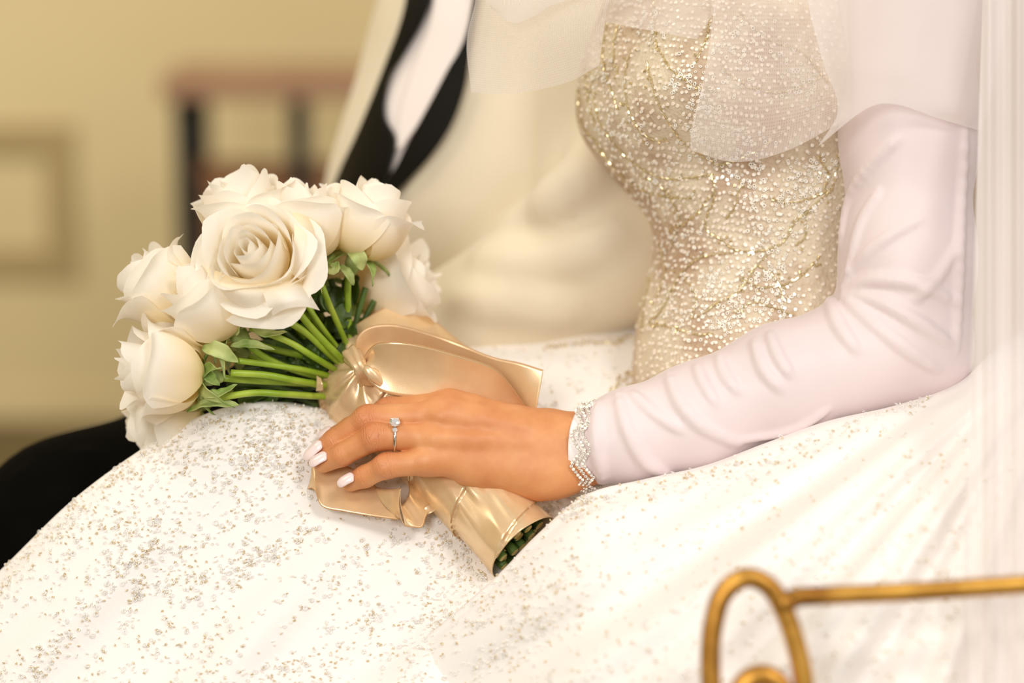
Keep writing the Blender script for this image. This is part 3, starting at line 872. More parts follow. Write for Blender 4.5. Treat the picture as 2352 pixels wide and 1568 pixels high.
# lattice of white dots
pos, Z = [], []
step = 24
for j in range(-2, 54):
    for i in range(-2, 32):
        x = 1300 + i * step + (step / 2 if j % 2 else 0) + j * 2.0; y = j * 17 + i * 3 - 40
        h_ = hit(bvhB, x + rng.normal() * 1, y + rng.normal() * 1)
        if h_ is None or x > 1960: continue
        if rng.random() < .06: continue
        pos.append(h_[0] + h_[1] * .0006); Z.append(h_[1])
        if x < 1750 and rng.random() < .75:
            h_ = hit(bvhB, x + 12 + rng.normal() * 4, y + 4 + rng.normal() * 4)
            if h_: pos.append(h_[0] + h_[1] * .0006); Z.append(h_[1])
scatter('white_bead', CYL, pos, Z, rng.uniform(0, 3, len(pos)), (.00125, .00125, .0006), M['bead_pearl'], bodice, smooth=False)
# sequin clusters
pos, Z, sc = [], [], []
cent = [(1880, 380, 45), (1850, 480, 60), (1760, 545, 45), (1570, 190, 30), (1620, 230, 35), (1830, 430, 40), (1700, 700, 45), (1780, 700, 50), (1640, 640, 40), (1560, 560, 50), (1700, 350, 60),
        (1840, 190, 60), (1740, 440, 60), (1420, 300, 60), (1500, 430, 60), (1380, 180, 50), (1560, 700, 60), (1480, 60, 50), (1700, 120, 90), (1600, 320, 60), (1760, 620, 50), (1650, 740, 50)]
for cx, cy, r in cent:
    for _ in range(int(r * 1.15)):
        h_ = hit(bvhB, cx + rng.normal() * r * .6, cy + rng.normal() * r * .6)
        if h_ is None: continue
        nn = h_[1] + rng.normal(size=3) * .35; pos.append(h_[0] + h_[1] * .001); Z.append(nn); q_ = rng.uniform(.0009, .0016); sc.append((q_, q_, q_))
scatter('bodice_sequin', TOR, pos, Z, np.zeros(len(pos)), np.array(sc), M['bead_silver'], bodice)

# ---- skirt beads: sprays of small beads along curving trails, doubled with clear sequins
pos, Z, spin, sc = [], [], [], []; cp, cZ = [], []


def skirt_bead(x, y, pr_clear=.3):
    h_ = hit(bvhS, x, y)
    if h_ is None: return
    n = h_[1]; ax = np.cross(n, rng.normal(size=3)) * 1 + n * rng.normal() * .8
    pos.append(h_[0] + n * .0009); Z.append(ax); spin.append(0); a_ = rng.uniform(.00085, .00115); sc.append((a_, a_, a_ * .95))
    if rng.random() < pr_clear:
        h2 = hit(bvhS, x + rng.normal() * 6, y + rng.normal() * 6)
        if h2: cp.append(h2[0] + h2[1] * .0010); cZ.append(h2[1] + rng.normal(size=3) * .45)


for k in range(250):
    # trails start near the top right of the knee and sweep down-left
    x, y = rng.uniform(-100, 1350), rng.uniform(900, 1600)
    if y < np.interp(x, [-100, 0, 330, 560, 740, 1000], [1400, 1312, 1030, 928, 945, 1100]): continue
    a = math.radians(rng.normal(140, 16)); cur = rng.normal() * .05
    for i in range(int(rng.uniform(6, 15))):
        skirt_bead(x + rng.normal() * 6, y + rng.normal() * 6)
        if rng.random() < .45: skirt_bead(x + rng.normal() * 11, y + rng.normal() * 11)
        st = rng.uniform(9, 26); x += math.cos(a) * st; y += math.sin(a) * st; a += cur
# denser on the knee ridge and along the silhouette
for k in range(520):
    x = rng.uniform(0, 760); y0 = np.interp(x, [0, 100, 200, 330, 450, 560, 660, 760], [1312, 1212, 1122, 1030, 962, 928, 926, 940])
    skirt_bead(x, y0 + abs(rng.normal()) * 45 + 1, .2)
for k in range(330):
    skirt_bead(rng.normal(640, 85), rng.normal(1040, 60), .3)
for k in range(160):
    skirt_bead(rng.normal(1040, 90), rng.normal(1270, 60), .3)
for k in range(420):
    x = rng.uniform(1000, 2150); skirt_bead(x, rng.uniform(760, 950), .5)
for k in range(190):
    x = rng.uniform(1330, 2150); y0 = np.interp(x, [1345, 1480, 1620, 1760, 1900, 2060, 2200], [1138, 1102, 1078, 1040, 985, 930, 880])
    skirt_bead(x, y0 + abs(rng.normal()) * 28 + 2, .5)
for k in range(900):
    x, y = rng.uniform(1100, 2340), rng.uniform(1000, 1600)
    skirt_bead(x, y, .25)
for k in range(120):
    skirt_bead(rng.uniform(1240, 1360), rng.uniform(1120, 1200), .4)
pos, Z, sc = np.array(pos), np.array(Z), np.array(sc); gm = rng.random(len(pos)) < .38
scatter('silver_bead', unit_torus(7, 4, .66, .36), pos[~gm], Z[~gm], np.zeros((~gm).sum()), sc[~gm], M['bead_silver'], skirt)
scatter('champagne_bead', unit_torus(7, 4, .66, .36), pos[gm], Z[gm], np.zeros(gm.sum()), sc[gm], M['bead_champ'], skirt)
cs = rng.uniform(.0013, .0022, len(cp))
# the largest clear sequins stand as parts of their own
sq_me = None
order = np.argsort(-cs)
big = [i for i in order if abs((cp[i] - CAM) @ FWD - D0) < .06][:220]
bigset = set(int(i) for i in big)
uvv, uff = unit_torus(12, 4, .66, .3)
uvv = uvv * np.array([1, 1, .55])
sq_me = bpy.data.meshes.new('sequin'); sq_me.from_pydata(uvv.tolist(), [], uff.tolist()); sq_me.materials.append(M['bead_clear'])
sq_me.polygons.foreach_set('use_smooth', [True] * len(sq_me.polygons))
off = root_loc(skirt)
for i in big:
    o = bpy.data.objects.new('sequin', sq_me); COL.objects.link(o); o.parent = skirt
    o.location = cp[i] - off; o.rotation_mode = 'QUATERNION'; o.rotation_quaternion = Vector(cZ[i]).to_track_quat('Z', 'Y'); o.scale = [cs[i]] * 3
rest = [i for i in range(len(cp)) if i not in bigset]
scatter('clear_sequin', (uvv, uff), [cp[i] for i in rest], [cZ[i] for i in rest], np.zeros(len(rest)), np.repeat(cs[rest][:, None], 3, 1), M['bead_clear'], skirt)
# gold vine embroidery where bodice meets skirt
pos, Z, spin, sc = [], [], [], []
for tr in [[(1418, 786), (1447, 775), (1498, 798), (1533, 798), (1567, 781)], [(1418, 872), (1447, 855), (1470, 878), (1441, 890)], [(1700, 798), (1728, 775), (1760, 760)],
           [(1250, 800), (1330, 790), (1420, 786)], [(1400, 900), (1440, 870), (1500, 850), (1560, 820)], [(1080, 770), (1180, 775), (1290, 760)]]:
    pts = np.array(tr, float); n = int(np.linalg.norm(np.diff(pts, axis=0), axis=1).sum() / 7); pp = cr(pts, n)
    for p in pp:
        h_ = hit(bvhS, p[0] + rng.normal() * 2, p[1] + rng.normal() * 2)
        if h_: pos.append(h_[0] + h_[1] * .0009); Z.append(rng.normal(size=3)); spin.append(0); sc.append((.0009, .0009, .0011))
scatter('gold_bead', CYL, pos, Z, spin, np.array(sc), M['bead_gold'], skirt, smooth=False)

# ------------------------------------------------------------------ veil
def patch(name, ctrl, m, parent, nr=60, nc=60, solid=0, disp=None, **kw):
    g = cr(cr(np.array(ctrl, float), nr, 0), nc, 1)
    if disp: g = disp(g)
    return mesh(name, toW(QA(g)).reshape(-1, 3), grid_faces(nr, nc), m, parent, uv=grid_uv(nr, nc), solid=solid, **kw)


def wav(kx, ky, amp, ph=0, seed=2):
    def f(g):
        g[..., 2] += amp * np.sin(g[..., 0] * kx + g[..., 1] * ky + ph) + amp * .4 * vnoise(g[..., :2] / 60, 1.2, seed)
        return g
    return f


patch('veil', [[(1655, -120, -3.4), (1740, -120, -3.6), (1830, -120, -3.4), (1950, -120, -3)],
               [(1642, 0, -3.0), (1730, 0, -3.4), (1820, 0, -3.2), (1945, 0, -3)],
               [(1622, 150, -2.9), (1720, 150, -3.2), (1830, 150, -2.8), (1950, 140, -3)],
               [(1590, 290, -2.2), (1700, 310, -2.2), (1820, 290, -2.0), (1950, 240, -3)],
               [(1586, 345, -1.6), (1690, 372, -1.6), (1810, 345, -1.6), (1950, 270, -3)]], M['veil'], bride, disp=wav(.02, .004, .10), label='sheer tulle veil layer over the bodice')
patch('veil', [[(1108, -120, 0), (1200, -120, -.5), (1330, -120, -.5), (1450, -120, 0)],
               [(1092, 0, 1.2), (1180, 0, .3), (1290, 0, .2), (1400, 0, .5)],
               [(1072, 100, 2.4), (1170, 110, 1.8), (1270, 80, 1.0), (1388, 60, .8)],
               [(1082, 212, 3.2), (1180, 215, 3.0), (1300, 190, 2.2), (1376, 150, 1.2)]], M['veil'], bride, disp=wav(.03, .02, .25), label='folded sheer tulle veil corner before the jacket')
patch('veil', [[(1105, -120, -1), (1180, -120, -1.2), (1260, -120, -1.2), (1400, -120, -1)],
               [(1112, -10, -.6), (1170, 0, -.8), (1250, -10, -.8), (1390, -30, -.8)],
               [(1130, 20, -.4), (1170, 50, -.6), (1210, 45, -.6), (1300, -5, -.6)]], M['veil'], bride, disp=wav(.03, .02, .2))
patch('veil', [[(1400, -120, -1), (1500, -120, -2), (1600, -120, -2.6), (1680, -120, -3)],
               [(1392, -10, -.5), (1500, -10, -1.6), (1600, -10, -2.6), (1660, -10, -3)],
               [(1380, 48, .6), (1440, 60, -.6), (1520, 75, -1.8), (1600, 90, -2.5)]], M['veil'], bride, disp=wav(.02, .004, .12))
patch('veil', [[(1850, -120, -4.6), (1960, -120, -5.2), (2080, -120, -5.2), (2200, -120, -4.6), (2330, -120, -2)],
               [(1855, 0, -4.2), (1960, 0, -5.2), (2080, 0, -5.2), (2200, 0, -4.6), (2320, 0, -2)],
               [(1890, 140, -4.2), (1970, 140, -5.2), (2080, 150, -5.2), (2190, 150, -4.6), (2290, 150, -2)],
               [(1925, 250, -4.0), (1985, 205, -5.0), (2080, 205, -5.0), (2180, 240, -4.5), (2270, 250, -2)],
               [(1880, 335, -3.2), (1990, 250, -4.9), (2060, 240, -4.9), (2150, 270, -4.4), (2250, 300, -2)]], M['veil_soft'], bride, disp=wav(.05, .006, .16), label='soft veil layers over the upper arm')


def vfold(amp, k, ph):
    def f(g):
        g[..., 2] += amp * np.sin(g[..., 0] * k + ph + .4 * np.sin(g[..., 1] / 300)) + amp * .5 * np.sin(g[..., 0] * k * 2.3 + ph)
        return g
    return f


def vcol(xs, x2s, d1, d2):
    return [[(x + (x2 - x) * t, -150 + 1950 * t, d1 + (d2 - d1) * t + 6 * math.sin(t * 3) * (d2 < -5) * -0) for x, x2 in zip(xs, x2s)] for t in np.linspace(0, 1, 6)]


patch('veil', vcol([2262, 2350, 2450, 2600], [2198, 2330, 2450, 2650], -3, -25.5), M['veil_soft'], bride, 80, 90, disp=vfold(.35, .085, 0), label='long veil edge falling at the right')
patch('veil', vcol([2160, 2330, 2450, 2600], [2190, 2330, 2450, 2650], 9, 14), M['veil_thick'], bride, 80, 90, disp=vfold(.5, .06, 1), label='gathered veil hanging behind the elbow')

# ------------------------------------------------------------------ engagement ring
rc = Q(905, 1004, -1.88); fd = QA([862, 1003, -2.0]) - QA([990, 1003, -1.6]); fd /= np.linalg.norm(fd)
up_ = np.array([-.12, .80, -.58]); up_ -= (up_ @ fd) * fd; up_ /= np.linalg.norm(up_); sd = np.cross(fd, up_)
Rr = .0098
ring = empty('ring', toW(rc), 'white gold ring with a round diamond on the ring finger', 'ring')
a = np.linspace(0, 2 * np.pi, 48, endpoint=False)
cent_ = rc + (np.cos(a)[:, None] * up_ + np.sin(a)[:, None] * sd) * Rr
vs = []
for i, t in enumerate(a):
    rad = math.cos(t) * up_ + math.sin(t) * sd
    wdt = .00075 + .0004 * max(0, math.cos(t))
    for b_ in np.arange(8) / 8 * 2 * np.pi: vs.append(cent_[i] + rad * .0006 * math.cos(b_) + fd * wdt * math.sin(b_))
V = np.array(vs); idx = grid_faces(48, 8, True); F = idx.tolist() + [[47 * 8 + k, 47 * 8 + (k + 1) % 8, (k + 1) % 8, k] for k in range(8)]
mesh('band', toW(V), F, M['metal'], ring)


def gem(center, r, axis, s1, s2, name, parent, m=None):
    v = []; n = 8
    prof = [(.0, .42, 1), (.56, .42, n), (1.0, .08, n), (1.0, -.02, n), (.0, -.62, 1)]
    rings = []
    for (rr, zz, k) in prof:
        ids = []
        for i in range(k):
            an = 2 * math.pi * (i + (.5 if rr == .56 else 0)) / n
            v.append(center + (math.cos(an) * s1 + math.sin(an) * s2) * r * rr + axis * r * zz); ids.append(len(v) - 1)
        rings.append(ids)
    f = []
    f += [[rings[0][0], rings[1][i], rings[1][(i + 1) % n]] for i in range(n)]
    for i in range(n):
        j = (i + 1) % n
        f += [[rings[1][i], rings[2][i], rings[2][j]], [rings[1][i], rings[2][j], rings[1][j]], [rings[2][i], rings[3][i], rings[3][j], rings[2][j]], [rings[3][i], rings[4][0], rings[3][j]]]
    return mesh(name, toW(np.array(v)), f, m or M['diamond'], parent, smooth=False)


hub = rc + up_ * (Rr + .0030)
tilt = up_ * .85 - fd * .0 + np.array([0, 0, -1]) * .35; tilt /= np.linalg.norm(tilt); s1 = fd - (fd @ tilt) * tilt; s1 /= np.linalg.norm(s1); s2 = np.cross(tilt, s1)
gem(hub, .0038, tilt, s1, s2, 'diamond', ring)
for k in range(4):
    an = math.pi / 4 + k * math.pi / 2; dv = math.cos(an) * s1 + math.sin(an) * s2
    v, f = tube(np.array([rc + up_ * Rr, hub - tilt * .0012 + dv * .0028, hub + dv * .0036 + tilt * .0014]), [.0006, .0005, .00045], 6)
    mesh('prong', toW(v), f, M['metal'], ring)
for sg in (1, -1):
    cc = rc + (math.cos(.42 * sg) * up_ + math.sin(.42 * sg) * sd) * (Rr + .0008); ra_ = math.cos(.42 * sg) * up_ + math.sin(.42 * sg) * sd
    gem(cc, .0019, ra_, fd, np.cross(ra_, fd), 'side_stone', ring)

# ------------------------------------------------------------------ bracelet of three wavy rows of beads
bc = Q(1335, 1027, .05)
brace = empty('bracelet', toW(bc), 'silver beaded bracelet in three wavy rows around the wrist', 'bracelet')
ball_me = bpy.data.meshes.new('bead'); bv, bf = unit_ball()
bv = np.concatenate([bv, [[0, 0, 1], [0, 0, -1]]]); bfl = bf.tolist() + [[32, i, (i + 1) % 8] for i in range(8)] + [[33, 24 + (i + 1) % 8, 24 + i] for i in range(8)]
ball_me.from_pydata(bv.tolist(), [], bfl); ball_me.materials.append(M['bead_silver']); ball_me.polygons.foreach_set('use_smooth', [True] * len(bfl))
off = root_loc(brace)
nb = 74
for row in range(3):
    ph = np.linspace(0, 2 * math.pi, 1500); wave = .0033 * np.arcsin(np.sin(ph * 9 + 1.9)) / 1.571 * np.cos(np.abs(0 * ph))
    c = Q(1318 + row * 12.5, 1028 - row * 2.5, .05)
    pth = c + np.stack([wave + .0081 * (1 - np.cos(ph)), .0302 * np.sin(ph) - wave * .2, -.0280 * np.cos(ph)], -1)
    sl_ = np.concatenate([[0], np.cumsum(np.linalg.norm(np.diff(pth, axis=0), axis=1))]); nb = int(sl_[-1] / .00262)
    at = np.linspace(0, sl_[-1], nb, endpoint=False); bp_ = toW(np.stack([np.interp(at, sl_, pth[:, k]) for k in range(3)], -1))
    for w in bp_:
        o = bpy.data.objects.new('bead', ball_me); COL.objects.link(o); o.parent = brace; o.location = w - off
        o.scale = [.00130] * 3; o.rotation_euler = (rng.uniform(0, 3), rng.uniform(0, 3), 0)
    v, f = tube(np.concatenate([bp_, bp_[:1]]), .0004, 5, False); mesh('thread', v, f, M['metal'], brace)

# ------------------------------------------------------------------ bouquet
A0, A1 = Q(795, 845, 6.2), Q(1200, 1256, -1.0)
ax_ = A1 - A0; LH = np.linalg.norm(ax_); ax_ /= LH
e1 = np.array([.72, .70, 0.0]); e1 -= (e1 @ ax_) * ax_; e1 /= np.linalg.norm(e1)      # towards upper right
e2 = np.cross(ax_, e1)
if e2[2] > 0: e2 = -e2                                                                 # towards the camera
bouquet = empty('rose_bouquet', toW(A0), 'white rose bouquet tied with champagne satin ribbon lying across her lap', 'bouquet')


def rose(center, axis, layers, size, seed, spin=0, sep=True, tilt_core=0.0, openbase=0):
    r = np.random.default_rng(seed)
    c = toW(center); az = dirW(axis)
    ref = np.array([0, 0, 1.]) if abs(az[2]) < .9 else np.array([1., 0, 0])
    ex = np.cross(az, ref); ex /= np.linalg.norm(ex); ey = np.cross(az, ex)
    # object centre lies 55% up the rose
    hgt = .052 * size
    base = c - az * hgt * .55
    root = None
    nl = len(layers); first = True
    for li, (n, belly, rim, ztop, Wd, curl, sc_) in enumerate(layers):
        for k in range(n):
            th0 = spin + 2 * math.pi * (k + .37 * li + r.uniform(-.1, .1)) / n
            nu, nv = (17, 15) if li >= 2 else (11, 11)
            u, v = np.meshgrid(np.linspace(-1, 1, nu), np.linspace(0, 1, nv))
            pt = r.uniform(-.12, .12); hh = r.uniform(.94, 1.06)
            top = 1 - .22 * np.abs(u) ** 2.6 + r.uniform(.0, .075) * np.exp(-((u - pt) / .20) ** 2) + .016 * np.sin(u * 6 + r.uniform(0, 6))
            vv = v * top
            wd_ = Wd * (.34 + .66 * np.sin(np.clip(vv * 1.2, 0, 1) * math.pi / 2)) * r.uniform(.92, 1.08)
            t = vv; z3 = ztop * hh; rm = rim * r.uniform(.93, 1.09)
            rr = (1 - t) ** 3 * .004 + 3 * (1 - t) ** 2 * t * belly * 1.25 + 3 * (1 - t) * t * t * belly * 1.02 + t ** 3 * rm
            zz = 3 * (1 - t) ** 2 * t * (.10 * ztop) + 3 * (1 - t) * t * t * (ztop * .62) + t ** 3 * z3
            e = np.clip((vv - .74) / .3, 0, 1.3); cu = curl * r.uniform(.6, 1.3)
            rr = rr + cu * e ** 2; zz = zz - cu * .75 * e ** 2.6
            sdc = sc_ * r.uniform(.5, 1.3); eg = np.clip(np.abs(u) - .55, 0, 1) / .45
            rr = rr + sdc * eg ** 2 * np.clip(vv * 1.5 - .3, 0, 1)
            rr = rr + .0009 * np.sin(u * 4 + r.uniform(0, 6)) * vv * (1 + li * .35)
            zz = zz + .0010 * np.sin(u * 5 + r.uniform(0, 6)) * vv * (li > 1)
            an = th0 + u * wd_
            # slight spiral so one edge tucks under its neighbour
            rr = rr * (1 + .045 * u)
            p = base + size * (rr[..., None] * (np.cos(an)[..., None] * ex + np.sin(an)[..., None] * ey) + zz[..., None] * az)
            o = mesh('rose_bloom' if first else 'petal', p.reshape(-1, 3), grid_faces(nv, nu), M['petal'], root or bouquet,
                     attrs={'along': vv.ravel(), 'across': u.ravel()})
            if first: root = o; first = False
    # green hip and sepals
    prof = [(0.0026, -.012), (.0045, -.009), (.0062, -.004), (.0060, .001), (.003, .004)]
    a = np.arange(12) / 12 * 2 * math.pi
    V = np.concatenate([base + size * (rr_ * (np.cos(a)[:, None] * ex + np.sin(a)[:, None] * ey) + z_ * az) for rr_, z_ in prof])
    mesh('rose_hip', V, grid_faces(5, 12, True), M['sepal'], root)
    if sep:
        for k in range(5):
            th0 = 2 * math.pi * k / 5 + r.uniform(-.3, .3); Ls = r.uniform(.020, .030); cv = r.uniform(.4, 1.5)
            nu, nv = 7, 11; u, v = np.meshgrid(np.linspace(-1, 1, nu), np.linspace(0, 1, nv))
            w = .0048 * np.sin(np.clip(v * 1.05 + .12, 0, 1) * math.pi) ** .8 * (1 - .2 * v)
            rad = .0055 + Ls * np.sin(v * cv) / cv * 1.0
            z = .001 - Ls * (1 - np.cos(v * cv)) / cv * 1.2 + .002 * u * u
            rd_ = np.cos(th0) * ex + np.sin(th0) * ey; tn = -np.sin(th0) * ex + np.cos(th0) * ey
            p = base + size * (rad[..., None] * rd_ + (w * u)[..., None] * tn + z[..., None] * az) + (.0016 * np.sin(v * 9 + k) * v)[..., None] * tn
            mesh('sepal', p.reshape(-1, 3), grid_faces(nv, nu), M['sepal'], root, solid=.0005)
    return root, base - az * .011 * size


OPEN = [(2, .006, .0040, .049, 2.3, 0, .0), (2, .0105, .0082, .0492, 2.0, .0006, .0), (3, .0150, .0140, .0480, 1.45, .0014, .0005), (3, .0200, .0210, .0462, 1.35, .0028, .0012),
        (4, .0240, .0295, .0420, 1.12, .0040, .0022), (4, .0262, .0365, .0350, 1.05, .0055, .0032), (5, .0280, .0425, .0255, .92, .0085, .0050)]
HALF = [(2, .006, .0040, .051, 1.8, 0, .0), (2, .0110, .0095, .0525, 1.8, .0008, .0), (3, .0165, .0150, .0530, 1.25, .0018, .0006), (3, .0215, .0215, .0505, 1.25, .0040, .0015), (4, .0250, .0285, .0440, 1.02, .0085, .0035)]
BUD = [(3, .007, .0045, .056, 1.35, 0, .0), (3, .0125, .0105, .0570, 1.15, .0008, .0), (3, .0180, .0165, .0560, 1.15, .0022, .001), (4, .0228, .0230, .0520, 1.05, .0045, .003)]
ends = []
roses = [
    ((584, 588, -2.2), (-.26, .40, -.90), OPEN, 1.03, 11, .5),
    ((560, 480, 2.0), (-.30, .90, -.20), HALF, 1.05, 12, .2),
    ((696, 505, 2.0), (-.02, .98, -.12), HALF, 1.02, 13, 1.0),
    ((846, 500, 3.4), (.30, .92, -.10), HALF, 1.04, 14, 2.0),
    ((912, 650, 8.5), (.74, .40, -.10), HALF, 1.12, 15, .4),
    ((368, 660, 1.5), (-.80, .56, -.05), HALF, 1.0, 16, 1.3),
    ((470, 690, -.6), (-.62, .66, -.30), HALF, 1.06, 17, 2.3),
    ((366, 850, -.6), (-.93, .12, -.22), HALF, 1.08, 18, .9),
    ((372, 962, 4.6), (-.85, -.35, -.15), HALF, 1.00, 19, 1.9),
    ((640, 640, 6.5), (-.2, .8, .3), BUD, .95, 20, 0.2),
    ((750, 560, 7.0), (.1, .9, .3), BUD, 1.0, 21, 0.9),
    ((480, 780, 6.0), (-.8, .3, .4), BUD, .9, 22, 0.4),
]
for (c, a, L, sz, sd_, sp) in roses:
    rt, e = rose(Q(*c), a, L, sz, sd_, sp); ends.append((e, dirW(a)))
    if L is OPEN: main_rose = rt
# the three loose outer petals of the big open rose, folded back to points
for ctrl in (
    [[(590, 640, -2.2), (625, 640, -2.4), (660, 636, -2.2), (690, 640, -1.4)], [(602, 668, -4.0), (640, 664, -4.6), (676, 656, -4.0), (706, 664, -2.6)],
     [(614, 698, -4.6), (650, 690, -5.2), (690, 684, -4.8), (722, 692, -3.4)], [(626, 725, -4.0), (655, 710, -4.9), (698, 704, -4.6), (735, 713, -3.0)]],
    [[(470, 610, -2.0), (520, 630, -2.6), (565, 640, -2.8), (610, 640, -2.4)], [(488, 650, -3.0), (530, 662, -4.2), (575, 668, -4.4), (614, 664, -3.8)],
     [(520, 684, -3.0), (550, 692, -3.9), (584, 696, -4.1), (616, 688, -3.6)], [(552, 708, -2.4), (572, 717, -3.0), (590, 720, -3.2), (612, 704, -3.0)]],
    [[(672, 486, -1.2), (700, 494, -1.2), (722, 506, -.8), (738, 516, -.4)], [(676, 530, -2.4), (700, 540, -2.8), (716, 548, -2.4), (728, 552, -1.4)],
     [(672, 580, -2.8), (692, 590, -3.2), (704, 596, -2.8), (714, 598, -1.8)], [(664, 622, -2.4), (680, 636, -2.8), (690, 641, -2.6), (698, 642, -2.0)]]):
    g = cr(cr(np.array(ctrl, float), 18, 0), 18, 1); g[..., 2] += .10 * np.sin(g[..., 0] / 9.0) * np.linspace(0, 1, 18)[:, None]
    vv_ = np.repeat(np.linspace(.45, 1, 18)[:, None], 18, 1)
    mesh('petal', toW(QA(g)).reshape(-1, 3), grid_faces(18, 18), M['petal'], main_rose, attrs={'along': vv_.ravel(), 'across': np.repeat(np.linspace(-1, 1, 18)[None], 18, 0).ravel()})


# stems from blooms into the handle
def bez(p0, p1, p2, p3, n=18):
    t = np.linspace(0, 1, n)[:, None]; return (1 - t) ** 3 * p0 + 3 * (1 - t) ** 2 * t * p1 + 3 * (1 - t) * t * t * p2 + t ** 3 * p3


aw = dirW(ax_)
for i, (e, az) in enumerate(ends):
    an = i * 2.4; rr = .006 + .010 * ((i * .37) % 1)
    tgt = toW(A0 + ax_ * .035 + e1 * math.cos(an) * rr + e2 * math.sin(an) * rr)
    d = np.linalg.norm(tgt - e)
    pth = bez(e, e - az * d * .38, tgt - aw * d * .30, tgt)
    v, f = tube(pth, .0024, 8); mesh('stem', v, f, M['stem'], bouquet)
lit_stems = [
    [(728, 622, 1.0), (757, 700, 1.5), (793, 775, 3.5)], [(800, 625, 3), (799, 700, 3.5), (799, 775, 4.5)], [(672, 700, .2), (720, 758, 1.0), (775, 815, 2.4), (812, 850, 3)],
    [(640, 726, 0), (700, 762, .9), (745, 802, 2), (792, 850, 3)], [(575, 752, -.3), (661, 784, .5), (725, 822, 1.6), (785, 866, 2.6)], [(545, 828, -.6), (625, 838, .3), (700, 850, 1.6), (765, 872, 2.6)],
    [(530, 856, -.5), (610, 861, .2), (680, 874, 1.2), (745, 902, 2.4)], [(495, 915, 0), (580, 902, .4), (655, 905, 1.2), (725, 935, 2.6)], [(705, 700, 1.4), (738, 750, 2), (775, 800, 3)],
]
shaded_stems = [[(560, 790, 3), (640, 830, 3.5), (740, 870, 4)], [(600, 720, 3.5), (690, 790, 4), (780, 850, 5)], [(520, 880, 3), (620, 885, 3.4), (730, 910, 4)], [(760, 640, 5), (780, 720, 5), (800, 800, 5)],
              [(860, 690, 6), (830, 750, 6), (805, 820, 5.6)], [(680, 680, 5), (740, 750, 5), (790, 830, 5)], [(620, 760, 2.5), (700, 810, 3), (780, 860, 4)], [(590, 850, 2.8), (680, 870, 3.2), (750, 900, 4)],
              [(840, 660, 5), (820, 730, 5), (805, 790, 5)], [(560, 900, 4), (650, 905, 4), (730, 930, 4.5)], [(650, 740, 5.5), (720, 800, 5.5), (790, 860, 5.5)]]
for p in lit_stems:
    v, f = tube(toW(QA(cr(np.array(p[:-1] + [(p[-1][0] * .55 + 366 + 4, p[-1][1] * .6 + 348, 4.6), (832, 885, 6.4)], float), 26))), .0022 + rng.uniform(-.0002, .0003), 10); mesh('stem', v, f, M['stem'], bouquet)
for p in shaded_stems:
    v, f = tube(toW(QA(cr(np.array(p, float), 16))), .0022, 8); mesh('stem', v, f, M['stem_shaded'], bouquet)


# leaves tucked among the stems
def leaf(p0, p1, p2, w, m, seed=0, up=(0, .5, -.9)):
    pts = cr(QA(np.array([p0, p1, p2], float)), 15); tg = np.gradient(pts, axis=0); tg /= np.linalg.norm(tg, axis=1, keepdims=True)
    upv = np.array(up, float); sv = np.cross(tg, upv); sv /= np.linalg.norm(sv, axis=1, keepdims=True); nv_ = np.cross(sv, tg)
    u = np.linspace(-1, 1, 9); t = np.linspace(0, 1, 15)
    wd_ = w * np.sin(np.clip(t * .96 + .04, 0, 1) * math.pi) ** .75
    tw = np.sin(t * 3 + seed) * .5
    g = pts[:, None] + (wd_[:, None] * u[None])[..., None] * (np.cos(tw)[:, None, None] * sv[:, None] + np.sin(tw)[:, None, None] * nv_[:, None]) + (np.abs(u)[None] * wd_[:, None] * .35 + .0006 * np.sin(t * 22)[:, None] * np.abs(u)[None])[..., None] * nv_[:, None]
    mesh('leaf', toW(g).reshape(-1, 3), grid_faces(15, 9), m, bouquet, solid=.0005)


leaf((465, 800, -1), (500, 805, -1.5), (548, 832, -1), .0055, M['sepal'], 0)
leaf((530, 795, -.8), (575, 790, -1), (632, 803, -.5), .0030, M['sepal'], 1)
leaf((575, 740, -.8), (610, 765, -1), (660, 762, -.3), .0042, M['sepal'], 2)
leaf((540, 770, -.8), (548, 740, -1.2), (585, 722, -.6), .0045, M['sepal'], 3)
leaf((470, 840, -.8), (480, 865, -1), (505, 885, -.6), .0040, M['sepal'], 1)
leaf((460, 905, -.4), (500, 905, -1), (545, 882, -.5), .0042, M['sepal'], 2.5)
leaf((430, 945, .3), (480, 925, -.2), (550, 930, .4), .0045, M['sepal'], 4)
leaf((705, 625, .6), (722, 605, 0), (742, 600, .6), .0048, M['sepal'], 5)
leaf((745, 605, .6), (765, 620, 0), (775, 600, .6), .0042, M['sepal'], 1.2)
leaf((800, 575, 2.4), (822, 590, 1.8), (832, 620, 2.4), .0055, M['sepal'], .7)
leaf((780, 610, 2.6), (800, 628, 2), (812, 655, 2.4), .0040, M['sepal'], 3)
for k in range(70):
    t_ = rng.random(); a0 = rng.uniform(-.35, 1.75)                 # fan of foliage between the blooms and the handle
    x, y = 800 - math.cos(a0) * (60 + 210 * t_), 868 - math.sin(a0) * (50 + 190 * t_)
    dx, dy = (800 - x) * .3, (868 - y) * .3
    d_ = 3.6 + rng.uniform(0, 2.4)
    leaf((x, y, d_), (x + dx * .5 + rng.uniform(-12, 12), y + dy * .5 + rng.uniform(-12, 12), d_ - .3), (x + dx, y + dy, d_), .0075, M['stem_shaded'], k)

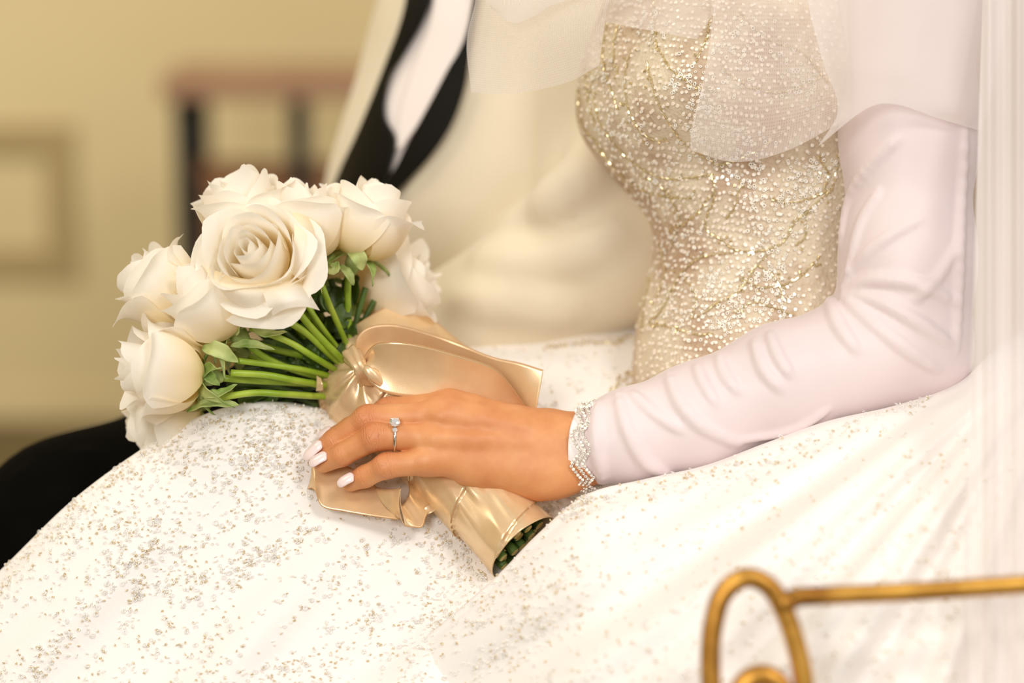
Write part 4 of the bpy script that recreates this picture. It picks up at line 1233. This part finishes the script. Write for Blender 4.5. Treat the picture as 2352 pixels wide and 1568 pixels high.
# ribbon-wrapped handle
nt_, na_ = 150, 96
tt = np.linspace(0, 1, nt_); an = np.linspace(0, 2 * np.pi, na_, endpoint=False)
prof = np.interp(tt, [0, .05, .12, .25, .45, .7, 1], [.0245, .0315, .0335, .0295, .0262, .0262, .0272])
T, A = np.meshgrid(tt, an, indexing='ij')
seam = ((T * 4.2 - A / (2 * np.pi) + .15) % 1.0)
rad = np.repeat(prof[:, None], na_, 1) + .0020 * (seam - .5)
base_pt = A0 + ax_ * 0.0
knot = Q(826, 842, 2.0)


def handle_pts(rad):
    P_ = A0 + (T[..., None] * LH) * ax_ + rad[..., None] * (np.cos(A)[..., None] * e1 + np.sin(A)[..., None] * e2)
    return P_


P0_ = handle_pts(rad); scr = P0_ - knot; dist = np.linalg.norm(scr, axis=-1); phi = np.arctan2(scr[..., 1], scr[..., 0])
rad = rad + .0016 * np.sin(phi * 9 + 1.2 * np.sin(dist * 60)) * np.exp(-(dist / .045) ** 2) + .0008 * np.sin(phi * 17) * np.exp(-(dist / .03) ** 2)
lowT = np.clip((T - .5) / .5, 0, 1)
rad = rad + .0012 * np.sin(A * 3 + T * 9) * lowT + .0009 * vnoise(np.stack([np.cos(A) * 2, np.sin(A) * 2, T * 9], -1), 1.4, 4)
# pinched puckers near the lower end
for (t0, a0, L_, wd_, am) in ((.70, 1.25, .10, .10, .0030), (.66, 1.02, .06, .09, .0022), (.80, .8, .07, .12, .0018), (.55, 1.7, .1, .14, .0016), (.74, 1.42, .05, .05, .0030), (.88, 1.1, .09, .10, .0014), (.60, 1.3, .04, .06, .0020), (.78, 1.9, .1, .1, .0016), (.93, 1.6, .05, .12, .0012), (.42, 2.0, .1, .12, .0018)):
    rad = rad + am * np.exp(-((T - t0) / L_) ** 2 - ((A - a0 - (T - t0) * 1.0) / wd_) ** 2)
# slanted open end: the near upper side is cut back
PH = handle_pts(rad)
wrap = mesh('ribbon_wrap', toW(PH).reshape(-1, 3), grid_faces(nt_, na_, True), M['satin'], bouquet, solid=.0006)
for k in range(0, 5):
    a_s = np.linspace(0, 2 * np.pi, 70); t_s = (k - .15 + a_s / (2 * np.pi)) / 4.2
    ok = (t_s > .03) & (t_s < .985)
    if ok.sum() < 6: continue
    ii_ = np.clip((t_s[ok] * (nt_ - 1)).round().astype(int), 0, nt_ - 1); jj_ = (a_s[ok] / (2 * np.pi) * na_).round().astype(int) % na_
    r_e = np.maximum(rad[ii_, jj_], rad[ii_, (jj_ + 1) % na_]) + .0002
    pth = A0 + (t_s[ok] * LH)[:, None] * ax_ + r_e[:, None] * (np.cos(a_s[ok])[:, None] * e1 + np.sin(a_s[ok])[:, None] * e2)
    v, f = tube(toW(pth), .0004, 5, False); mesh('ribbon_edge', v, f, M['stitch'], wrap)
# stem ends inside the open end
pk = [(0, 0)] + [(.0088, k * math.pi / 3) for k in range(6)] + [(.0172, k * math.pi / 6 + .2) for k in range(12)]
for (r0, a0) in pk:
    r1 = r0 * rng.uniform(.93, 1.07); en = LH + rng.uniform(-.008, .002)
    c0 = A0 + ax_ * (LH * .62) + e1 * math.cos(a0) * r1 + e2 * math.sin(a0) * r1; c1 = A0 + ax_ * en + e1 * math.cos(a0 + .1) * r1 * 1.04 + e2 * math.sin(a0 + .1) * r1 * 1.04
    rs = rng.uniform(.0033, .0041); v, f = tube(toW(np.array([c0, (c0 + c1) / 2, c1 - ax_ * .0006, c1])), [rs, rs, rs, rs * .86], 12)
    o = mesh('stem', v, f, [M['stem_shaded'], M['cut']], bouquet, smooth=False); o.data.polygons[len(f) - 1].material_index = 1


# ------------------------------------------------------------------ ribbon bow
def strip(name, st, nl=90, nc=22, bow=0.0, puck=(), m=None, parent=None, edge=True, ripple=0.0, seed=1):
    """st: stations (ax,ay,ad, bx,by,bd); two rails swept, cross section bowed, puckered near knots"""
    a = np.array(st, float); rails = a.reshape(len(a), 2, 3); g = cr(rails, nl, 0)
    s_ = np.linspace(0, 1, nc); G = g[:, 0][:, None] * (1 - s_)[None, :, None] + g[:, 1][:, None] * s_[None, :, None]
    q = QA(G); n = normals_of(q)
    L = np.linspace(0, 1, nl)[:, None]; S = s_[None, :]
    wdt = np.linalg.norm(q[:, 0] - q[:, -1], axis=1)[:, None]
    dsp = bow * wdt * 4 * S * (1 - S)
    for (l0, amp, fr, fall) in puck: dsp = dsp + amp * np.sin(S * fr * 2 * np.pi + l0 * 5) * np.exp(-((L - l0) / fall) ** 2)
    if ripple: dsp = dsp + ripple * vnoise(np.stack([L + 0 * S, S + 0 * L], -1) * np.array([5, 1.5]), 1.6, seed)
    q = q + n * dsp[..., None]
    o = mesh(name, toW(q).reshape(-1, 3), grid_faces(nl, nc), m or M['satin'], parent or bouquet, solid=.00045, uv=grid_uv(nl, nc))
    if edge:
        for c in (0, -1):
            w = toW(q[:, c]); v, f = tube(w, .00038, 5, False); mesh('ribbon_edge', v, f, M['stitch'], o)
    return o, q


# rear bow loop
strip('bow_loop', [(812, 822, 3.2, 834, 834, 3.0), (790, 802, 3.6, 822, 812, 3.4), (792, 768, 4.2, 836, 778, 3.6), (842, 730, 5.2, 872, 762, 4.6), (910, 698, 6.6, 925, 790, 5.4), (970, 716, 7.6, 985, 810, 6.0),
                   (1030, 764, 8.4, 1035, 845, 6.6), (1085, 806, 8.8, 1075, 880, 7.2), (1130, 838, 9.2, 1120, 905, 8.0)], bow=-.02, puck=((0, .0016, 2.5, .12),), ripple=.0008)
# front bow loop: the panel facing the lens, and the panel that comes back behind it
strip('bow_loop', [(829, 832, 1.2, 836, 852, 1.2), (846, 805, .6, 846, 872, .8), (868, 789, .1, 872, 894, .5), (905, 786, -.3, 912, 907, .4), (965, 793, -.3, 985, 915, .5), (1050, 815, 0, 1065, 935, .9),
                   (1132, 843, .5, 1130, 958, 1.6), (1172, 884, .9, 1170, 975, 2.0), (1200, 925, 1.3, 1200, 985, 2.2), (1228, 962, 1.9, 1226, 990, 2.4)], nl=150, bow=.07,
      puck=((0.0, .0024, 1.5, .10), (.10, .0012, 1.0, .08)), ripple=.0016, seed=4)
strip('bow_loop', [(832, 826, 1.6, 836, 842, 1.6), (820, 808, 1.9, 834, 836, 2.2), (822, 776, 2.4, 842, 832, 3.4), (850, 752, 3.0, 866, 840, 4.6), (905, 747, 3.6, 912, 850, 5.4), (975, 763, 4.0, 975, 868, 5.8),
                   (1050, 790, 3.9, 1040, 895, 5.6), (1130, 821, 3.2, 1115, 925, 4.8), (1190, 833, 2.7, 1180, 955, 3.8), (1248, 850, 2.4, 1233, 966, 2.8)], nl=140, bow=-.04,
      puck=((0.0, .0016, 2.5, .09),), ripple=.0018, seed=9)
# inner folded bit of the knot
strip('bow_loop', [(826, 838, .8, 838, 836, .6), (834, 852, .3, 848, 842, .2), (850, 872, .2, 866, 850, .4), (880, 893, .6, 886, 868, .9), (905, 905, 1.0, 905, 885, 1.4)], nl=40, nc=12, bow=.2, edge=False)
# knot
kn = []
kq = QA(cr(np.array([(806, 812, 1.6), (818, 828, 1.0), (826, 842, .7), (834, 856, 1.1), (842, 868, 2.0)], float), 26))
kr = np.interp(np.linspace(0, 1, 26), [0, .3, .5, .7, 1], [.0068, .0056, .0046, .0054, .0068])
v, f = tube(kq, kr, 20); v = v.copy(); aa = np.tile(np.arange(20), 26) / 20 * 2 * math.pi; ctr = np.repeat(kq, 20, 0)
v = ctr + (v - ctr) * (1 + .16 * np.sin(aa * 5 + np.repeat(np.arange(26), 20) * .12))[:, None]
mesh('knot', toW(v), f, M['satin'], bouquet)
# small upright scrap at the neck
strip('ribbon_scrap', [(727, 862, 2.2, 737, 868, 2.0), (727, 880, 2.0, 741, 882, 1.8), (726, 898, 2.2, 742, 896, 2.0)], nl=14, nc=6, edge=False)
# ribbon tails lying on the skirt under the fingertips
strip('ribbon_tail', [(716, 1062, .9, 707, 1122, .55), (724, 1065, .9, 722, 1124, -.1), (760, 1060, .9, 740, 1162, -.5), (800, 1072, .8, 790, 1174, -.7), (835, 1090, .6, 850, 1184, -.9), (862, 1118, .3, 915, 1192, -.9)],
      nl=70, bow=.05, ripple=.0006, seed=6)
strip('ribbon_tail', [(862, 1118, .2, 914, 1192, -.6), (878, 1124, -.3, 918, 1190, -.6), (900, 1124, -.9, 926, 1195, -.8), (920, 1121, -1.7, 929, 1207, -1.0)], nl=40, nc=18, bow=-.10)
strip('ribbon_tail', [(920, 1121, -1.7, 929, 1207, -1.0), (912, 1146, -1.1, 948, 1210, -.9), (925, 1160, -.4, 969, 1209, -.7), (940, 1130, .4, 976, 1190, -.2), (930, 1090, 1.4, 985, 1160, .6), (880, 1060, 2.2, 960, 1100, 1.8)],
      nl=60, bow=.04, ripple=.0004)
strip('ribbon_tail', [(972, 1184, .3, 975, 1164, .3), (990, 1178, .1, 985, 1158, .4), (1010, 1165, .3, 1000, 1150, .6)], nl=14, nc=8, edge=False)

# ------------------------------------------------------------------ the man behind
hipw = P(1100, 1050, 34)
groom = empty('person', (hipw[0], hipw[1], 0), 'seated man in ivory jacket with black lapels and black trousers', 'person')
gF = Field(Q(560, 2100, 12), Q(1900, -420, 66), 0.009)
gF.path([Q(1400, -230, 42), Q(1270, 120, 41), Q(1150, 560, 41), Q(1110, 900, 42)], [.125, .12, .12, .125], .05)
gF.path([Q(1480, -250, 34), Q(1450, 120, 26), Q(1410, 570, 19)], [.06, .05, .040], .03)
gF.path([Q(1410, 570, 19), Q(1240, 650, 20), Q(1040, 755, 21)], [.040, .036, .028], .02)
hx = [Q(1040, 755, 21), Q(960, 790, 21)]
gF.path(hx, [.03, .032], .01)
gF.path([Q(1110, 900, 42), Q(1060, 950, 40), Q(640, 1090, 28), Q(185, 1250, 15), Q(165, 2150, 15)], [.10, .085, .075, .058, .05], .03)
gF.path([Q(1100, 1010, 52), Q(760, 1170, 44), Q(430, 1370, 34), Q(400, 2150, 34)], [.085, .075, .062, .05], .03)
Vg, Fg = gF.nets()
mesh('body', toW(Vg), Fg, M['skin'], groom, attrs={'kmask': np.zeros(len(Vg)), 'axial': np.zeros(len(Vg))})
jF = Field(Q(500, 1250, 7) - [.03, 0, 0], Q(1950, -420, 66), 0.006)
jF.path([Q(1440, -230, 42), Q(1320, 60, 40), Q(1240, 330, 39), Q(1170, 520, 39), Q(1100, 900, 41)], [.150, .150, .146, .145, .150], .05)
jF.cap(Q(1240, 150, 38), Q(1220, 400, 37), .12, .12, .05)
jF.path([Q(1480, -250, 34), Q(1450, 120, 26), Q(1410, 570, 19)], [.080, .074, .060], .02)
jF.path([Q(1410, 570, 19), Q(1240, 650, 20), Q(1040, 750, 21)], [.060, .052, .044], .014)
for pts, r in (([(1180, 520), (1280, 480), (1380, 430)], 9), ([(1120, 600), (1260, 600), (1400, 540)], 8), ([(1380, 300), (1340, 400), (1260, 470)], 9), ([(1060, 690), (1180, 690), (1300, 700)], 7)):
    pp = cr(np.array(pts, float), 8); qs = [(jF.front(x, y, 5, 60), x, y) for x, y in pp]
    qs = [Q(x, y, d + .5) for d, x, y in qs if d is not None]
    for i in range(len(qs) - 1): jF.cap(qs[i], qs[i + 1], r * mm_, r * mm_, .02)
Vj, Fj = jF.nets()
mesh('jacket', toW(Vj), Fj, M['jacket'], groom, label='ivory dinner jacket')
bvhJ = bvh_of(toW(Vj), Fj)


def drape(rows_, off_):
    out = []
    for row in rows_:
        r2 = []
        for (x, y) in row:
            h_ = hit(bvhJ, x, y)
            dl = (((h_[0] - CAM) @ FWD) - D0) * 100 - off_ if h_ is not None else None
            r2.append([x, y, dl])
        out.append(r2)
    vals = [p[2] for r in out for p in r if p[2] is not None]
    md = sum(vals) / len(vals)
    for r in out:
        for p in r:
            if p[2] is None: p[2] = md
    return out


def lerp_rows(Lp, Rp, n=5):
    Lp = cr(np.array(Lp, float), 12); Rp = cr(np.array(Rp, float), 12)
    return [[tuple(l + (r - l) * k / (n - 1)) for k in range(n)] for l, r in zip(Lp, Rp)]


patch('shirt', drape(lerp_rows([(1010, -380), (965, -140), (950, 60), (890, 200), (878, 300), (900, 400)], [(1150, -380), (1110, -140), (1090, 60), (1030, 200), (975, 300), (915, 400)]), .35), M['shirt'], groom, 50, 20, solid=.001, label='white shirt front')
patch('shirt_fold', drape(lerp_rows([(1005, -140), (990, 40), (955, 140), (920, 250), (912, 345)], [(1100, -140), (1080, 40), (1045, 140), (985, 250), (918, 345)]), .8), M['shirt'], groom, 50, 20, solid=.001, label='white shirt placket fold')
patch('lapel', drape(lerp_rows([(960, -380), (940, -140), (932, 10), (900, 110), (862, 210), (820, 310), (778, 400), (750, 480)], [(1050, -380), (1010, -140), (985, 10), (945, 90), (892, 180), (882, 260), (908, 345), (850, 480)]), 1.3), M['lapel'], groom, 60, 20, solid=.002, label='black satin lapel')
patch('lapel', drape(lerp_rows([(1140, -380), (1110, -140), (1075, 70), (1040, 140), (990, 235), (935, 335), (900, 400), (830, 480)], [(1190, -380), (1130, -140), (1085, 70), (1068, 190), (1035, 285), (985, 360), (925, 425), (870, 480)]), 1.4), M['lapel'], groom, 60, 20, solid=.002, label='black satin lapel')
tF = Field(Q(-120, 2200, 4), Q(1500, 820, 66), 0.008)
tF.path([Q(1060, 950, 40), Q(640, 1090, 28), Q(185, 1250, 15), Q(165, 2150, 15)], [.105, .095, .0745, .068], .035)
tF.path([Q(1100, 1010, 52), Q(760, 1170, 44), Q(430, 1370, 34), Q(400, 2150, 34)], [.105, .095, .078, .068], .035)
for pts in ([(60, 1100), (120, 1180), (150, 1300)], [(200, 1060), (160, 1160), (90, 1260)], [(20, 1180), (60, 1260), (40, 1380)]):
    qs = [Q(x, y, tF.front(x, y, -5, 50) + .45) for x, y in pts if tF.front(x, y, -5, 50) is not None]
    for i in range(len(qs) - 1): tF.cap(qs[i], qs[i + 1], .007, .007, .012)
Vt, Ft = tF.nets()
mesh('trousers', toW(Vt), Ft, M['trousers'], groom, label='black wool trousers')

# ------------------------------------------------------------------ gilded metal bench
seat_z = min(P(1770, 1000, 14)[2] - .13, P(1060, 1000, 41)[2] - .12)
bl = P(1780, 1300, -27)
bench = empty('metal_bench', (0.25, 1.75, 0), 'gilded wrought metal bench with curled arm in front of the gown', 'bench')
BD = -26


def bar(name, pts, r, parent=bench, n=60, flat=1.0, m=None):
    p = QA(cr(np.array([(x, y, d if len(t_) > 2 else BD) for t_ in pts for x, y, d in [tuple(t_) + (BD,) * (3 - len(t_))]], float), n)); v, f = tube(toW(p), r, 12)
    return mesh(name, v, f, m or M['gold'], parent)


bar('arm_scroll', [(1650, 1900), (1640, 1750), (1634, 1600), (1632, 1500), (1640, 1425), (1662, 1362), (1712, 1326), (1765, 1345), (1800, 1400), (1828, 1480), (1846, 1570), (1850, 1700), (1846, 1900)], .0060)
bar('arm_rail', [(1795, 1392), (1830, 1372), (1900, 1367), (2100, 1358), (2300, 1345), (2500, 1332), (2700, 1320)], .0056)
bar('arm_scroll', [(1700, 1640), (1700, 1590), (1728, 1556), (1766, 1554), (1796, 1585), (1798, 1640), (1770, 1680), (1740, 1668), (1734, 1630), (1755, 1612)], .0066)
bar('lower_rail', [(1640, 1900), (1850, 1900), (2300, 1890), (2700, 1880)], .006)
# bosses and collar where the rail meets the scroll
v, f = tube(toW(QA(np.array([(1788, 1388, BD), (1800, 1385, BD), (1822, 1376, BD)], float))), [.0068, .0078, .0056], 12); mesh('collar', v, f, M['gold'], bench)
xa, xb = P(1000, 1400, 20)[0] - .1, P(2700, 1400, -20)[0] + .1
ya, yb = P(1700, 1400, -BD * -1)[1], P(1700, 1400, 55)[1] + .1
box_obj('seat', box(-.14, xb, 1.62, 2.2, seat_z - .06, seat_z), M['cushion'], bench, .015)
box_obj('seat_frame', box(-.12, xb - .02, 1.64, 2.18, seat_z - .09, seat_z - .062), M['gold'], bench, .004)
ax0 = P(1640, 1900, BD); ax1 = P(1850, 1900, BD)
for (x, y, zt) in ((ax0[0], ax0[1], ax0[2] + .01), (ax1[0], ax1[1], ax1[2] + .01), (-.09, 1.68, seat_z - .085), (-.09, 2.12, seat_z - .085), (xb - .06, 2.12, seat_z - .085), (xb - .06, 1.68, seat_z - .085)):
    v, f = tube(np.array([[x, y, zt], [x, y, zt / 2], [x, y, 0.0]]), [.009, .008, .011], 10); mesh('leg', v, f, M['gold'], bench)
v, f = tube(np.array([ax1, [ax1[0], 1.66, seat_z - .075]]), .008, 10); mesh('seat_bracket', v, f, M['gold'], bench)
print('SCENE BUILT', len(bpy.data.objects))
